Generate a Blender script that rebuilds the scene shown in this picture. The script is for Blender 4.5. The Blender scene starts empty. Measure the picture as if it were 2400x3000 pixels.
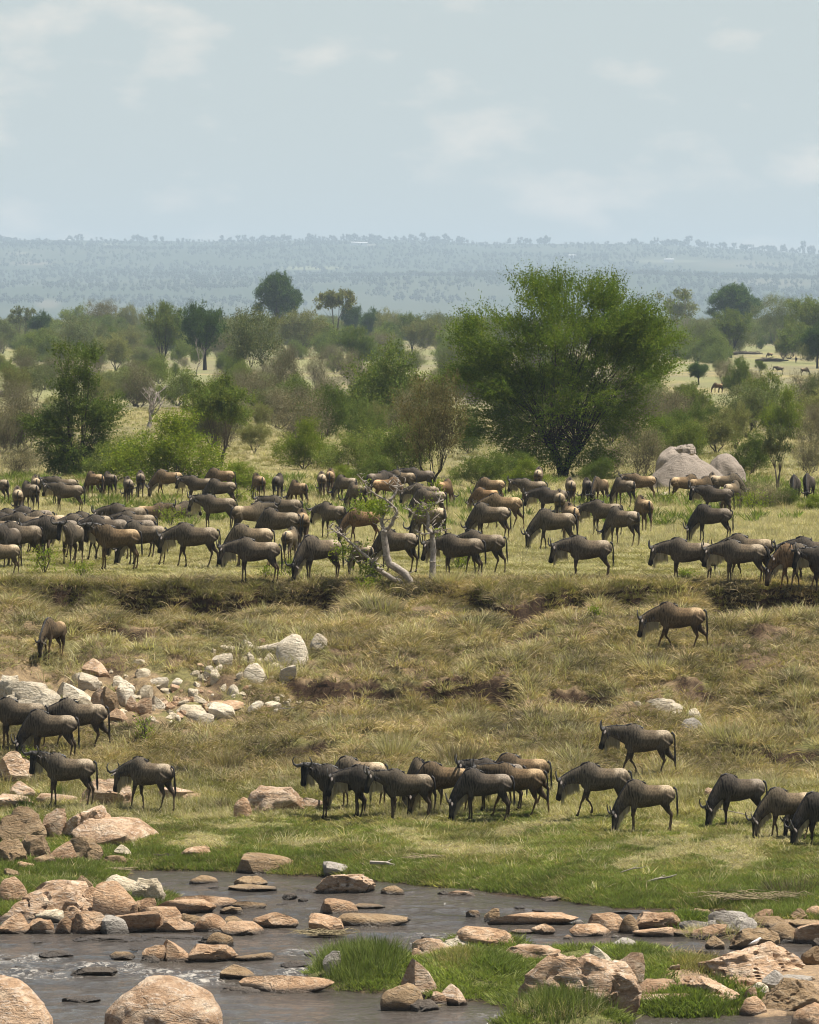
import bpy, math, random
import numpy as np
from mathutils import Vector, Matrix

# ------------------------------------------------------------------ scene, camera, light
S = bpy.context.scene
COL = S.collection
R = math.radians
CAM_H, HOR, F = 8.0, 920.0, 18000.0          # camera height above the plain, horizon row, focal length (2400 px wide frame)

cam_d = bpy.data.cameras.new('camera')
cam_d.sensor_fit = 'HORIZONTAL'; cam_d.sensor_width = 24.0; cam_d.lens = 180.0
cam_d.shift_y = -(1500.0 - HOR) / 2400.0
cam_d.clip_start = 1.0; cam_d.clip_end = 40000.0
cam = bpy.data.objects.new('camera', cam_d); COL.objects.link(cam)
cam.location = (0, 0, CAM_H); cam.rotation_euler = (R(90), 0, 0)
S.camera = cam

SUN_DIR = Vector((0.36, 0.03, 0.93)).normalized()      # towards the sun
sun_el = math.asin(SUN_DIR.z); sun_az = math.atan2(SUN_DIR.x, SUN_DIR.y)

world = bpy.data.worlds.new('World'); S.world = world; world.use_nodes = True
wn, wl = world.node_tree.nodes, world.node_tree.links
wn.clear()
sky = wn.new('ShaderNodeTexSky'); sky.sky_type = 'NISHITA'; sky.sun_disc = False
sky.sun_elevation = sun_el; sky.sun_rotation = sun_az
sky.altitude = 1500; sky.air_density = 1.0; sky.dust_density = 2.0; sky.ozone_density = 1.0
tc = wn.new('ShaderNodeTexCoord')
mp = wn.new('ShaderNodeMapping'); mp.inputs['Scale'].default_value = (55, 55, 120); mp.inputs['Location'].default_value = (3.1, 0.4, 1.7)
nz = wn.new('ShaderNodeTexNoise'); nz.inputs['Scale'].default_value = 1.0; nz.inputs['Detail'].default_value = 7; nz.inputs['Roughness'].default_value = 0.5
rp = wn.new('ShaderNodeMapRange'); rp.inputs['From Min'].default_value = 0.50; rp.inputs['From Max'].default_value = 0.78
rp.inputs['To Min'].default_value = 0.85; rp.inputs['To Max'].default_value = 0.97
mixc = wn.new('ShaderNodeMix'); mixc.data_type = 'RGBA'
veil = wn.new('ShaderNodeMix'); veil.data_type = 'RGBA'
veil.inputs[6].default_value = (6.75, 7.4, 7.25, 1); veil.inputs[7].default_value = (10.6, 9.8, 8.7, 1)
bg = wn.new('ShaderNodeBackground'); bg.inputs['Strength'].default_value = 0.05
wo = wn.new('ShaderNodeOutputWorld')
wl.new(tc.outputs['Generated'], mp.inputs['Vector']); wl.new(mp.outputs['Vector'], nz.inputs['Vector'])
wl.new(nz.outputs['Fac'], rp.inputs['Value'])
sx = wn.new('ShaderNodeSeparateXYZ'); wl.new(tc.outputs['Generated'], sx.inputs[0])      # thick pale haze low down, deeper blue overhead
el = wn.new('ShaderNodeMapRange'); el.inputs['From Min'].default_value = 0.06; el.inputs['From Max'].default_value = 0.35; el.inputs['To Min'].default_value = 1.0; el.inputs['To Max'].default_value = 0.15
wl.new(sx.outputs['Z'], el.inputs['Value']); ml_ = wn.new('ShaderNodeMath'); ml_.operation = 'MULTIPLY'
wl.new(rp.outputs['Result'], ml_.inputs[0]); wl.new(el.outputs['Result'], ml_.inputs[1]); wl.new(ml_.outputs[0], mixc.inputs[0])
rp2 = wn.new('ShaderNodeMapRange'); rp2.inputs['From Min'].default_value = 0.54; rp2.inputs['From Max'].default_value = 0.78
wl.new(nz.outputs['Fac'], rp2.inputs['Value']); wl.new(rp2.outputs['Result'], veil.inputs[0])
wl.new(sky.outputs['Color'], mixc.inputs[6]); wl.new(veil.outputs[2], mixc.inputs[7])
wl.new(mixc.outputs[2], bg.inputs['Color']); wl.new(bg.outputs['Background'], wo.inputs['Surface'])

sl = bpy.data.lights.new('sun', 'SUN'); sl.energy = 5.0; sl.angle = R(0.55); sl.color = (1.0, 0.94, 0.84)
sun = bpy.data.objects.new('sun', sl); COL.objects.link(sun)
sun.rotation_euler = SUN_DIR.to_track_quat('Z', 'Y').to_euler(); sun.location = (60, -40, 150)

S.view_settings.view_transform = 'Standard'; S.view_settings.look = 'None'
S.view_settings.exposure = 0.85; S.view_settings.gamma = 1.0; S.view_settings.use_curve_mapping = False
S.cycles.use_denoising = True; S.cycles.denoiser = 'OPENIMAGEDENOISE'; S.cycles.denoising_prefilter = 'ACCURATE'; S.cycles.filter_width = 1.1; S.cycles.use_adaptive_sampling = False
S.cycles.max_bounces = 5; S.cycles.diffuse_bounces = 2; S.cycles.glossy_bounces = 2
S.cycles.transmission_bounces = 3; S.cycles.volume_bounces = 0; S.cycles.transparent_max_bounces = 4

# ------------------------------------------------------------------ numeric noise
def _h(ix, iy, seed):
    n = (ix.astype(np.int64) * 374761393 + iy.astype(np.int64) * 668265263 + seed * 1442695041) & 0x7fffffff
    n = ((n ^ (n >> 13)) * 1274126177) & 0x7fffffff
    return ((n ^ (n >> 16)) & 0xffff) / 65535.0
def vn(x, y, seed=0):
    x = np.asarray(x, float); y = np.asarray(y, float)
    ix, iy = np.floor(x), np.floor(y); fx, fy = x - ix, y - iy
    fx = fx * fx * (3 - 2 * fx); fy = fy * fy * (3 - 2 * fy)
    a, b = _h(ix, iy, seed), _h(ix + 1, iy, seed); c, d = _h(ix, iy + 1, seed), _h(ix + 1, iy + 1, seed)
    return (a + (b - a) * fx) * (1 - fy) + (c + (d - c) * fx) * fy
def fbm(x, y, seed=0, o=4, g=0.5):
    s = 0; a = 1; t = 0
    for i in range(o):
        s = s + a * vn(x * 2 ** i + 17.3 * i, y * 2 ** i - 9.1 * i, seed + i); t += a; a *= g
    return s / t
def sst(a, b, x):
    t = np.clip((x - a) / (b - a), 0, 1); return t * t * (3 - 2 * t)

# ------------------------------------------------------------------ the lie of the land
WZ = -5.25                                              # water level
DWX = np.array([-40, -10, -4, -1.5, 0, 2.4, 4.6, 9, 14, 40.]); DWY = np.array([148, 146.6, 146.2, 144.6, 143.2, 140.3, 136.9, 135.2, 134, 132.])
PU = np.array([-40, 20, 60, 96, 110, 143.5, 146.4, 147.0, 147.5, 149, 152.5, 156, 159, 161.5, 164, 168, 172, 178, 181.2, 183.0, 184.2, 20000.])
PZ = np.array([6.0, 5.0, -3.0, -5.6, -5.9, -5.8, -5.42, -5.22, -5.05, -4.82, -4.60, -4.32, -4.0, -3.62, -3.2, -2.3, -1.36, -0.72, -0.40, -0.06, 0, 0])
def rngmask(px, ranges, soft=25.0):
    m = np.zeros_like(px)
    for a, b, k in ranges: m = np.maximum(m, k * sst(a - soft, a + soft, px) * (1 - sst(b - soft, b + soft, px)))
    return m
# mounds in the river: px, row, half width m, half depth m, height above water
MOUNDS = [(1130, 2868, 1.45, 1.9, .34), (1380, 2880, 1.5, 2.8, .42), (1560, 2860, 1.2, 1.9, .30), (1420, 2795, .9, 1.1, .3), (1700, 2818, 1.0, .9, .24), (1850, 2830, 1.0, 1.8, .26), (1960, 2855, 1.3, 1.6, .25),
          (2010, 2950, 1.25, 1.5, .25), (1640, 2996, 1.1, 1.3, .22), (1700, 2930, 1.6, 2.2, .22), (150, 2565, 1.6, 2.0, .25), (40, 2560, 1.0, 2.4, .3), (150, 2640, 1.6, 3.0, .30), (340, 2650, 1.2, 2.4, .2),
          (2150, 2735, .8, 1.0, .12), (2320, 2700, 1.2, 1.6, .2), (1990, 2715, 0.8, .8, .12), (2270, 2930, 1.5, 2.4, .2), (2380, 2870, 1.2, 2.0, .2), (60, 2640, 1.5, 3.2, .3)]
_M = []
for px, py, rx, ry, h in MOUNDS:
    D = F * (CAM_H - WZ) / (py - HOR); _M.append(((px - 1200) / F * D, D, rx, ry, h))
def ground(X, Y):
    X = np.asarray(X, float); Y = np.asarray(Y, float)
    px = 1200 + X * F / np.maximum(Y, 60)
    dw = np.interp(X, DWX, DWY) + (fbm(X * .5, X * 0, 5, 3) - .5) * 1.6
    u = np.where(Y < 160, 160 - (160 - Y) * 13.0 / (160 - dw), Y)
    edge = u + (fbm(X * .33, X * 0 + 3, 9, 4) - .5) * 2.2
    z = np.interp(np.where((u > 164), edge * sst(164, 172, u) + u * (1 - sst(164, 172, u)), u), PU, PZ)
    # undercut earth steps
    m1 = .30 + .70 * rngmask(px, [(130, 260, .7), (340, 1010, 1.0), (1130, 1190, .5), (1370, 1440, .7), (1460, 1735, 1.1), (1790, 1900, .5), (2060, 2500, .9)])
    m1 = m1 * (.55 + .75 * vn(X * 1.3, X * 0, 21))
    e1 = edge + rngmask(px, [(1440, 1560, 1.0)], 60) * 2.2 + (fbm(X * 2.2, X * 0, 33, 2) - .5) * .5
    z = z - m1 * 1.0 * (1 - sst(182.2, 182.55, e1)) * sst(176.5, 181.6, e1)
    m2 = rngmask(px, [(820, 1500, 1.0), (1600, 1800, .8), (1950, 2300, .5)], 50) * (.3 + .9 * vn(X * 1.1, X * 0 + 5, 23))
    e2 = u + (fbm(X * .6, X * 0 + 2, 41, 3) - .5) * 2.0
    z = z - m2 * .55 * (1 - sst(168.2, 168.6, e2)) * sst(163.5, 167.6, e2)
    m3 = rngmask(px, [(2050, 2450, 1.0), (700, 980, .8), (1740, 1900, .7)], 50) * (.4 + .8 * vn(X * 1.1, X * 0 + 8, 27))
    z = z - m3 * .36 * (1 - sst(161.6, 162.0, e2 - .6)) * sst(158.0, 161.2, e2 - .6)
    m4 = rngmask(px, [(250, 700, .8), (1480, 1760, .9), (2040, 2450, .9)], 50) * (.3 + .9 * vn(X * .9, X * 0 + 12, 29))
    z = z - m4 * .42 * (1 - sst(175.6, 176.0, e2 + .6)) * sst(171.5, 175.2, e2 + .6)
    slope = sst(158, 166, u) * (1 - sst(182, 184, u))
    z = z + slope * ((fbm(X * .7, Y * .35, 2, 4) - .5) * .9 + (fbm(X * 1.8, Y * 1.1, 3, 3) - .5) * .42)
    bank = sst(146.8, 148.5, u) * (1 - sst(158, 163, u))
    z = z + bank * ((fbm(X * .5, Y * .3, 12, 3) - .5) * .38 + (fbm(X * 2.5, Y * 1.5, 13, 2) - .5) * .07)
    plain = sst(184, 190, Y)
    z = z + plain * (fbm(X * .35, Y * .12, 14, 3) - .5) * .14
    z = z + (fbm(X * .012, Y * .004, 15, 3) - .5) * np.clip((Y - 300) / 500., 0, 1) * 1.6
    z = z + (fbm(X * 4.5, Y * 3.0, 16, 2) - .5) * .05 * (1 - sst(300, 400, Y))
    for mx, my, rx, ry, h in _M:
        q = ((X - mx) / rx) ** 2 + ((Y - my) / ry) ** 2
        b = WZ + h * (1.25 - q * .9) + (fbm(X * 2, Y * 2, 19, 2) - .5) * .1
        z = np.where(q < 2.6, np.maximum(z, b), z)
    return z
_DS = np.concatenate([np.arange(104, 200, .06), 200 * 1.0012 ** np.arange(0, 1700)])
def hit(px, py, water=False):
    """ground point seen at a pixel of the photograph (2400 x 3000)"""
    X = (px - 1200) / F * _DS; zr = CAM_H - (py - HOR) / F * _DS
    g = ground(X, _DS)
    if water: g = np.maximum(g, WZ)
    i = np.argmax(zr <= g)
    if zr[i] > g[i]: i = len(_DS) - 1
    return X[i], _DS[i], float(g[i])
def scale_at(D): return F / D          # photo pixels per metre

# ------------------------------------------------------------------ materials
def mat(name, rough=.8, spec=.25):
    m = bpy.data.materials.new(name); m.use_nodes = True
    n, l = m.node_tree.nodes, m.node_tree.links
    b = n['Principled BSDF']; b.inputs['Roughness'].default_value = rough; b.inputs['Specular IOR Level'].default_value = spec
    return m, n, l, b
def noise(n, l, vec, scale, detail=3, rough=.55, dist=0):
    t = n.new('ShaderNodeTexNoise'); t.inputs['Scale'].default_value = scale; t.inputs['Detail'].default_value = detail
    t.inputs['Roughness'].default_value = rough; t.inputs['Distortion'].default_value = dist
    if vec is not None: l.new(vec, t.inputs['Vector'])
    return t.outputs['Fac']
def ramp(n, l, fac, stops):
    r = n.new('ShaderNodeValToRGB'); e = r.color_ramp.elements
    while len(e) < len(stops): e.new(0.5)
    for k, (p, c) in enumerate(stops): e[k].position = p; e[k].color = (*c, 1)
    l.new(fac, r.inputs['Fac']); return r.outputs['Color']
def mix(n, l, fac, a, b, mode='MIX'):
    m = n.new('ShaderNodeMix'); m.data_type = 'RGBA'; m.blend_type = mode
    for s, v in ((0, fac), (6, a), (7, b)):
        if hasattr(v, 'links'): l.new(v, m.inputs[s])
        elif s == 0: m.inputs[0].default_value = v
        else: m.inputs[s].default_value = (*v, 1)
    return m.outputs[2]
def mrange(n, l, v, a, b, c=0., d=1.):
    m = n.new('ShaderNodeMapRange'); l.new(v, m.inputs['Value'])
    for k, x in (('From Min', a), ('From Max', b), ('To Min', c), ('To Max', d)): m.inputs[k].default_value = x
    return m.outputs['Result']
def bump(n, l, b, h, strength, dist):
    k = n.new('ShaderNodeBump'); k.inputs['Strength'].default_value = strength; k.inputs['Distance'].default_value = dist
    l.new(h, k.inputs['Height']); l.new(k.outputs['Normal'], b.inputs['Normal'])
def attr(n, name, typ='GEOMETRY'):
    a = n.new('ShaderNodeAttribute'); a.attribute_name = name; a.attribute_type = typ; return a

def m_ground():
    m, n, l, b = mat('soil and turf', .95, .1)
    g = n.new('ShaderNodeNewGeometry').outputs['Position']
    c = attr(n, 'tone').outputs['Color']
    f1 = noise(n, l, g, 7, 4); f2 = noise(n, l, g, 40, 3)
    c = mix(n, l, 1.0, c, ramp(n, l, f1, [(.25, (.55, .52, .5)), (.5, (1, 1, 1)), (.75, (1.45, 1.4, 1.25))]), 'MULTIPLY')
    c = mix(n, l, 1.0, c, ramp(n, l, f2, [(.3, (.6, .6, .6)), (.7, (1.35, 1.35, 1.3))]), 'MULTIPLY')
    l.new(c, b.inputs['Base Color']); bump(n, l, b, f2, .9, .05)
    return m
def m_leaf(name, col, trans=.35, rnd=.35, alt=None, patch=0):
    m = bpy.data.materials.new(name); m.use_nodes = True
    n, l = m.node_tree.nodes, m.node_tree.links; n.clear()
    o = n.new('ShaderNodeOutputMaterial'); d = n.new('ShaderNodeBsdfDiffuse'); t = n.new('ShaderNodeBsdfTranslucent'); x = n.new('ShaderNodeMixShader')
    a = attr(n, 'tint').outputs['Color']
    r = n.new('ShaderNodeObjectInfo').outputs['Random']
    c = mix(n, l, r, tuple(v * (1 - rnd) for v in col), tuple(v * (1 + rnd) for v in (alt or col)))
    c = mix(n, l, 1.0, c, a, 'MULTIPLY')
    if patch:
        gp = n.new('ShaderNodeNewGeometry').outputs['Position']; f = noise(n, l, gp, .55, 4, .65)
        c = mix(n, l, 1.0, c, ramp(n, l, f, [(.32, (1 - patch, 1 - patch * .95, 1 - patch * .8)), (.5, (1, 1, 1)), (.68, (1 + patch * 1.1, 1 + patch, 1 + patch * .8))]), 'MULTIPLY')
    l.new(c, d.inputs['Color']); l.new(mix(n, l, 1.0, c, (1.1, 1.25, .6), 'MULTIPLY'), t.inputs['Color'])
    x.inputs[0].default_value = trans
    l.new(d.outputs[0], x.inputs[1]); l.new(t.outputs[0], x.inputs[2]); l.new(x.outputs[0], o.inputs['Surface'])
    return m
def m_bark(name, c1, c2):
    m, n, l, b = mat(name, .9, .15)
    tcn = n.new('ShaderNodeTexCoord').outputs['Object']
    f = noise(n, l, tcn, 9, 5, .6, .5)
    l.new(ramp(n, l, f, [(.3, c1), (.7, c2)]), b.inputs['Base Color']); bump(n, l, b, f, .6, .03)
    return m
def m_rock(name, stops, vein=(.62, .55, .48), veinamt=.5, dark=(.05, .045, .04), wet=True, mott=.6):
    m, n, l, b = mat(name, .82, .25)
    tx = n.new('ShaderNodeTexCoord').outputs['Object']; oi = n.new('ShaderNodeObjectInfo')
    geo = n.new('ShaderNodeNewGeometry')
    va = n.new('ShaderNodeVectorMath'); va.operation = 'MULTIPLY_ADD'; l.new(oi.outputs['Random'], va.inputs[0]); va.inputs[1].default_value = (31, 17, 23)
    l.new(geo.outputs['Position'], va.inputs[2]); p = va.outputs[0]
    mpn = n.new('ShaderNodeMapping'); mpn.inputs['Rotation'].default_value = (.3, .5, .4); mpn.inputs['Scale'].default_value = (1, 1, 2.6); l.new(p, mpn.inputs['Vector']); p2 = mpn.outputs[0]
    f1 = noise(n, l, p2, 1.6, 5, .6, .8); f2 = noise(n, l, p2, 4.0, 6, .65, 1.5); f3 = noise(n, l, p, 16, 4, .7)
    c = ramp(n, l, f1, stops)
    c = mix(n, l, mrange(n, l, f2, .52, .66, 0, veinamt), c, vein)
    c = mix(n, l, mrange(n, l, f2, .40, .30, 0, mott), c, tuple(x * .45 for x in stops[0][1]))
    c = mix(n, l, 1.0, c, ramp(n, l, f3, [(.25, (.62, .6, .58)), (.5, (1, 1, 1)), (.8, (1.25, 1.22, 1.18))]), 'MULTIPLY')
    mt = mix(n, l, oi.outputs['Random'], (.82, .80, .78), (1.12, 1.1, 1.08)); c = mix(n, l, 1.0, c, mt, 'MULTIPLY')
    # darker lines along the cracks
    vo = n.new('ShaderNodeTexVoronoi'); vo.feature = 'DISTANCE_TO_EDGE'; vo.inputs['Scale'].default_value = .75
    dm = n.new('ShaderNodeVectorMath'); dm.operation = 'ADD'; l.new(p2, dm.inputs[0])
    nt = n.new('ShaderNodeTexNoise'); nt.inputs['Scale'].default_value = 1.1; nt.inputs['Detail'].default_value = 5; l.new(p, nt.inputs['Vector']); l.new(nt.outputs['Color'], dm.inputs[1]); l.new(dm.outputs[0], vo.inputs['Vector'])
    ck = mrange(n, l, vo.outputs['Distance'], 0, .035, 1, 0)
    c = mix(n, l, mrange(n, l, ck, 0, 1, 0, .15), c, dark)
    if wet:
        sp = n.new('ShaderNodeSeparateXYZ'); l.new(geo.outputs['Position'], sp.inputs[0])
        ad = n.new('ShaderNodeMath'); ad.operation = 'MULTIPLY_ADD'; l.new(f3, ad.inputs[0]); ad.inputs[1].default_value = -.14; l.new(sp.outputs['Z'], ad.inputs[2])
        w = mrange(n, l, ad.outputs[0], WZ + .05, WZ - .02, 0, .88)
        c = mix(n, l, w, c, (.055, .045, .035))
        l.new(mrange(n, l, w, 0, 1, .85, .3), b.inputs['Roughness'])
    l.new(c, b.inputs['Base Color'])
    hh = n.new('ShaderNodeMath'); hh.operation = 'MULTIPLY_ADD'; l.new(ck, hh.inputs[0]); hh.inputs[1].default_value = -.15
    h2 = n.new('ShaderNodeMath'); h2.operation = 'MULTIPLY_ADD'; l.new(f3, h2.inputs[0]); h2.inputs[1].default_value = .5; l.new(f2, h2.inputs[2]); l.new(h2.outputs[0], hh.inputs[2])
    bump(n, l, b, hh.outputs[0], .8, .12)
    return m
def m_fur(name, mul):
    m, n, l, b = mat(name, .85, .12)
    tx = n.new('ShaderNodeTexCoord').outputs['Object']
    mpn = n.new('ShaderNodeMapping'); mpn.inputs['Scale'].default_value = (5, 5, 1.2); l.new(tx, mpn.inputs['Vector'])
    f = noise(n, l, mpn.outputs[0], 7, 4, .6)
    a = attr(n, 'fur').outputs['Color']; r = n.new('ShaderNodeObjectInfo').outputs['Random']
    c = mix(n, l, 1.0, a, ramp(n, l, f, [(.3, (.45, .44, .43)), (.5, (1, 1, 1)), (.72, (1.6, 1.56, 1.48))]), 'MULTIPLY')
    c = mix(n, l, 1.0, c, mix(n, l, r, tuple(x * .85 for x in mul), tuple(x * 1.2 for x in mul)), 'MULTIPLY')
    l.new(c, b.inputs['Base Color']); bump(n, l, b, f, .5, .02)
    return m
def m_plain(name, col, rough=.7, var=.3, sc=12):
    m, n, l, b = mat(name, rough, .3)
    tx = n.new('ShaderNodeTexCoord').outputs['Object']; f = noise(n, l, tx, sc, 3)
    l.new(ramp(n, l, f, [(.3, tuple(c * (1 - var) for c in col)), (.7, tuple(c * (1 + var) for c in col))]), b.inputs['Base Color'])
    return m

# ------------------------------------------------------------------ object helpers
def tag(o, label=None, cat=None, group=None, kind=None):
    if label: o['label'] = label
    if cat: o['category'] = cat
    if group: o['group'] = group
    if kind: o['kind'] = kind
    return o
def mesh_from(name, verts, faces, m=None, smooth=False, tint=None):
    me = bpy.data.meshes.new(name)
    if isinstance(verts, np.ndarray) and isinstance(faces, np.ndarray):
        nv, (nf, k) = len(verts), faces.shape
        me.vertices.add(nv); me.vertices.foreach_set('co', verts.astype(np.float32).ravel())
        me.loops.add(nf * k); me.loops.foreach_set('vertex_index', faces.astype(np.int32).ravel())
        me.polygons.add(nf); me.polygons.foreach_set('loop_start', np.arange(0, nf * k, k, dtype=np.int32))
        me.polygons.foreach_set('loop_total', np.full(nf, k, dtype=np.int32))
        me.update(calc_edges=True)
    else:
        me.from_pydata([tuple(v) for v in verts], [], [tuple(f) for f in faces]); me.update()
    if smooth: me.polygons.foreach_set('use_smooth', np.ones(len(me.polygons), dtype=bool))
    if tint is not None: set_col(me, 'tint', tint)
    if m: me.materials.append(m)
    return me
def set_col(me, name, rgb):
    a = me.color_attributes.new(name, 'FLOAT_COLOR', 'POINT')
    c = np.ones((len(me.vertices), 4), dtype=np.float32); c[:, :3] = rgb
    a.data.foreach_set('color', c.ravel())
def obj(name, me, parent=None, loc=None, rot=None, sc=None):
    o = bpy.data.objects.new(name, me); COL.objects.link(o)
    if parent: o.parent = parent
    if loc is not None: o.location = loc
    if rot is not None: o.rotation_euler = rot
    if sc is not None: o.scale = sc
    return o
def root(name, loc, rz=0, sc=None):
    o = bpy.data.objects.new(name, None); COL.objects.link(o); o.location = loc; o.rotation_euler = (0, 0, rz)
    o.empty_display_size = .3
    if sc is not None: o.scale = sc
    return o
class MB:
    """collects shapes into one mesh"""
    def __init__(s): s.v = []; s.f = []; s.t = []
    def add(s, v, f, t=(1, 1, 1)):
        k = len(s.v); s.v += [tuple(x) for x in v]; s.f += [tuple(i + k for i in q) for q in f]; s.t += [t] * len(v)
    def tube(s, pts, rad, n=6, cap=True, t=(1, 1, 1)):
        pts = [Vector(p) for p in pts]; vs = []; fs = []
        side = None
        for i, p in enumerate(pts):
            tg = (pts[min(i + 1, len(pts) - 1)] - pts[max(i - 1, 0)]).normalized()
            if side is None:
                side = tg.cross(Vector((0, 1, 0))) if abs(tg.y) < .9 else tg.cross(Vector((1, 0, 0)))
            side = (side - tg * side.dot(tg)).normalized(); up = tg.cross(side)
            r = rad[i] if isinstance(rad[i], tuple) else (rad[i], rad[i])
            for k in range(n):
                a = 2 * math.pi * k / n; vs.append(p + side * math.cos(a) * r[0] + up * math.sin(a) * r[1])
        for i in range(len(pts) - 1):
            for k in range(n):
                a, b = i * n + k, i * n + (k + 1) % n; fs.append((a, b, b + n, a + n))
        if cap: fs.append(tuple(range(n))[::-1]); fs.append(tuple((len(pts) - 1) * n + k for k in range(n)))
        s.add(vs, fs, t)
    def blade(s, p, d, w, bend=0.3, seg=2, t=(1, 1, 1), ax=None):
        """thin tapering blade from p along vector d, drooping by bend"""
        p = Vector(p); d = Vector(d); L = d.length
        ax = ax or Vector((random.uniform(-1, 1), random.uniform(-1, 1), 0)).normalized()
        ax = (ax - d * (ax.dot(d) / (L * L + 1e-9))).normalized() * w
        vs = []; fs = []
        for i in range(seg + 1):
            q = i / seg; c = p + d * q + Vector((0, 0, -bend * L * q * q)); k = 1 - q ** 1.5
            if i < seg: vs += [c - ax * k, c + ax * k]
            else: vs += [c]
        for i in range(seg - 1): fs.append((2 * i, 2 * i + 1, 2 * i + 3, 2 * i + 2))
        fs.append((2 * seg - 2, 2 * seg - 1, 2 * seg))
        s.add(vs, fs, t)
    def mesh(s, name, m=None, smooth=False):
        return mesh_from(name, s.v, s.f, m, smooth, tint=np.array(s.t, dtype=np.float32))

def scatter(name, P, rz, sc, var, sources, label, cat, tilt=None):
    """one object of ground cover: geometry-nodes copies of a few small tuft meshes on many points"""
    P = np.asarray(P, float); N = len(P)
    me = bpy.data.meshes.new(name); me.vertices.add(N); me.vertices.foreach_set('co', P.astype(np.float32).ravel())
    rot = np.zeros((N, 3), np.float32); rot[:, 2] = rz
    if tilt is not None: rot[:, :2] = tilt
    for nm, ty, dat, key in (('rot', 'FLOAT_VECTOR', rot, 'vector'), ('siz', 'FLOAT', np.asarray(sc, np.float32), 'value'), ('pick', 'INT', np.asarray(var, np.int32), 'value')):
        a = me.attributes.new(nm, ty, 'POINT'); a.data.foreach_set(key, dat.ravel())
    o = obj(name, me); tag(o, label, cat, kind='stuff')
    c = bpy.data.collections.new(name + '_tufts')
    for k, sm in enumerate(sources):
        so = bpy.data.objects.new('tuft_%02d' % k, sm); c.objects.link(so)
    ng = bpy.data.node_groups.new(name, 'GeometryNodeTree')
    ng.interface.new_socket('Geometry', in_out='INPUT', socket_type='NodeSocketGeometry')
    ng.interface.new_socket('Geometry', in_out='OUTPUT', socket_type='NodeSocketGeometry')
    n, l = ng.nodes, ng.links
    gi, go = n.new('NodeGroupInput'), n.new('NodeGroupOutput')
    ci = n.new('GeometryNodeCollectionInfo'); ci.inputs['Collection'].default_value = c
    ci.inputs['Separate Children'].default_value = True; ci.inputs['Reset Children'].default_value = True
    ip = n.new('GeometryNodeInstanceOnPoints'); ip.inputs['Pick Instance'].default_value = True
    def na(nm, ty):
        a = n.new('GeometryNodeInputNamedAttribute'); a.data_type = ty; a.inputs['Name'].default_value = nm; return a.outputs[0]
    l.new(gi.outputs[0], ip.inputs['Points']); l.new(ci.outputs[0], ip.inputs['Instance'])
    l.new(na('pick', 'INT'), ip.inputs['Instance Index'])
    er = n.new('FunctionNodeEulerToRotation'); l.new(na('rot', 'FLOAT_VECTOR'), er.inputs[0]); l.new(er.outputs[0], ip.inputs['Rotation'])
    l.new(na('siz', 'FLOAT'), ip.inputs['Scale']); l.new(ip.outputs[0], go.inputs[0])
    md = o.modifiers.new('tufts', 'NODES'); md.node_group = ng
    return o
# ------------------------------------------------------------------ ground sheet
rs = np.random.RandomState(7)
def cover(X, Y):
    """colour of the bare ground and turf, and masks for what grows on it"""
    px = 1200 + X * F / np.maximum(Y, 60); z = ground(X, Y)
    row = HOR + F * (CAM_H - z) / np.maximum(Y, 60)
    n1 = fbm(X * .6, Y * .25, 51, 4); n2 = fbm(X * 1.7, Y * .8, 52, 3); n3 = fbm(X * .12, Y * .04, 53, 4)
    soil = np.array([.105, .070, .045]); thatch = np.array([.24, .175, .105]); green = np.array([.15, .155, .055])
    straw = np.array([.29, .245, .13]); olive = np.array([.15, .145, .055]); mud = np.array([.07, .052, .036])
    def bl(c, d, k): k = np.clip(k, 0, 1)[..., None]; return c * (1 - k) + d * k
    c = np.zeros(X.shape + (3,)) + thatch
    c = bl(c, soil, sst(.45, .62, n1) * .8); c = bl(c, olive, sst(.50, .66, n2) * .8)
    low = 1 - sst(160.5, 165.5, Y + (n1 - .5) * 6)           # below the slope
    c = bl(c, olive * .9, low); c = bl(c, thatch, low * sst(.5, .65, n1) * .7)
    bank = 1 - sst(153.5, 156.5, Y + (n1 - .5) * 7 + (px > 1000) * 1.5)
    c = bl(c, green, bank); c = bl(c, np.array([.22, .16, .09]), bank * sst(.60, .70, fbm(X * .8, Y * .5, 77, 3)) * .5)
    c = bl(c, mud, (1 - sst(WZ + .02, WZ + .16, z)))
    c = bl(c, np.array([.30, .215, .14]), (Y < 137) * sst(1940, 1990, px) * (z > WZ + .03))
    top = sst(182.6, 185, Y)
    c = bl(c, olive * 1.25, top); c = bl(c, straw * .9, top * sst(.42, .60, n1) * .85)
    far = sst(215, 245, Y)
    c = bl(c, straw, far * sst(.30, .55, n2) * .85)
    ff = sst(280, 360, Y)
    c = bl(c, np.array([.185, .17, .10]), ff * sst(.38, .55, n3)); c = bl(c, np.array([.19, .20, .09]), ff * sst(.46, .58, fbm(X * .05, Y * .012, 57, 3)) * .7)
    return c, z, row, px, n1, n2, bank * (z > WZ + .02)

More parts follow.
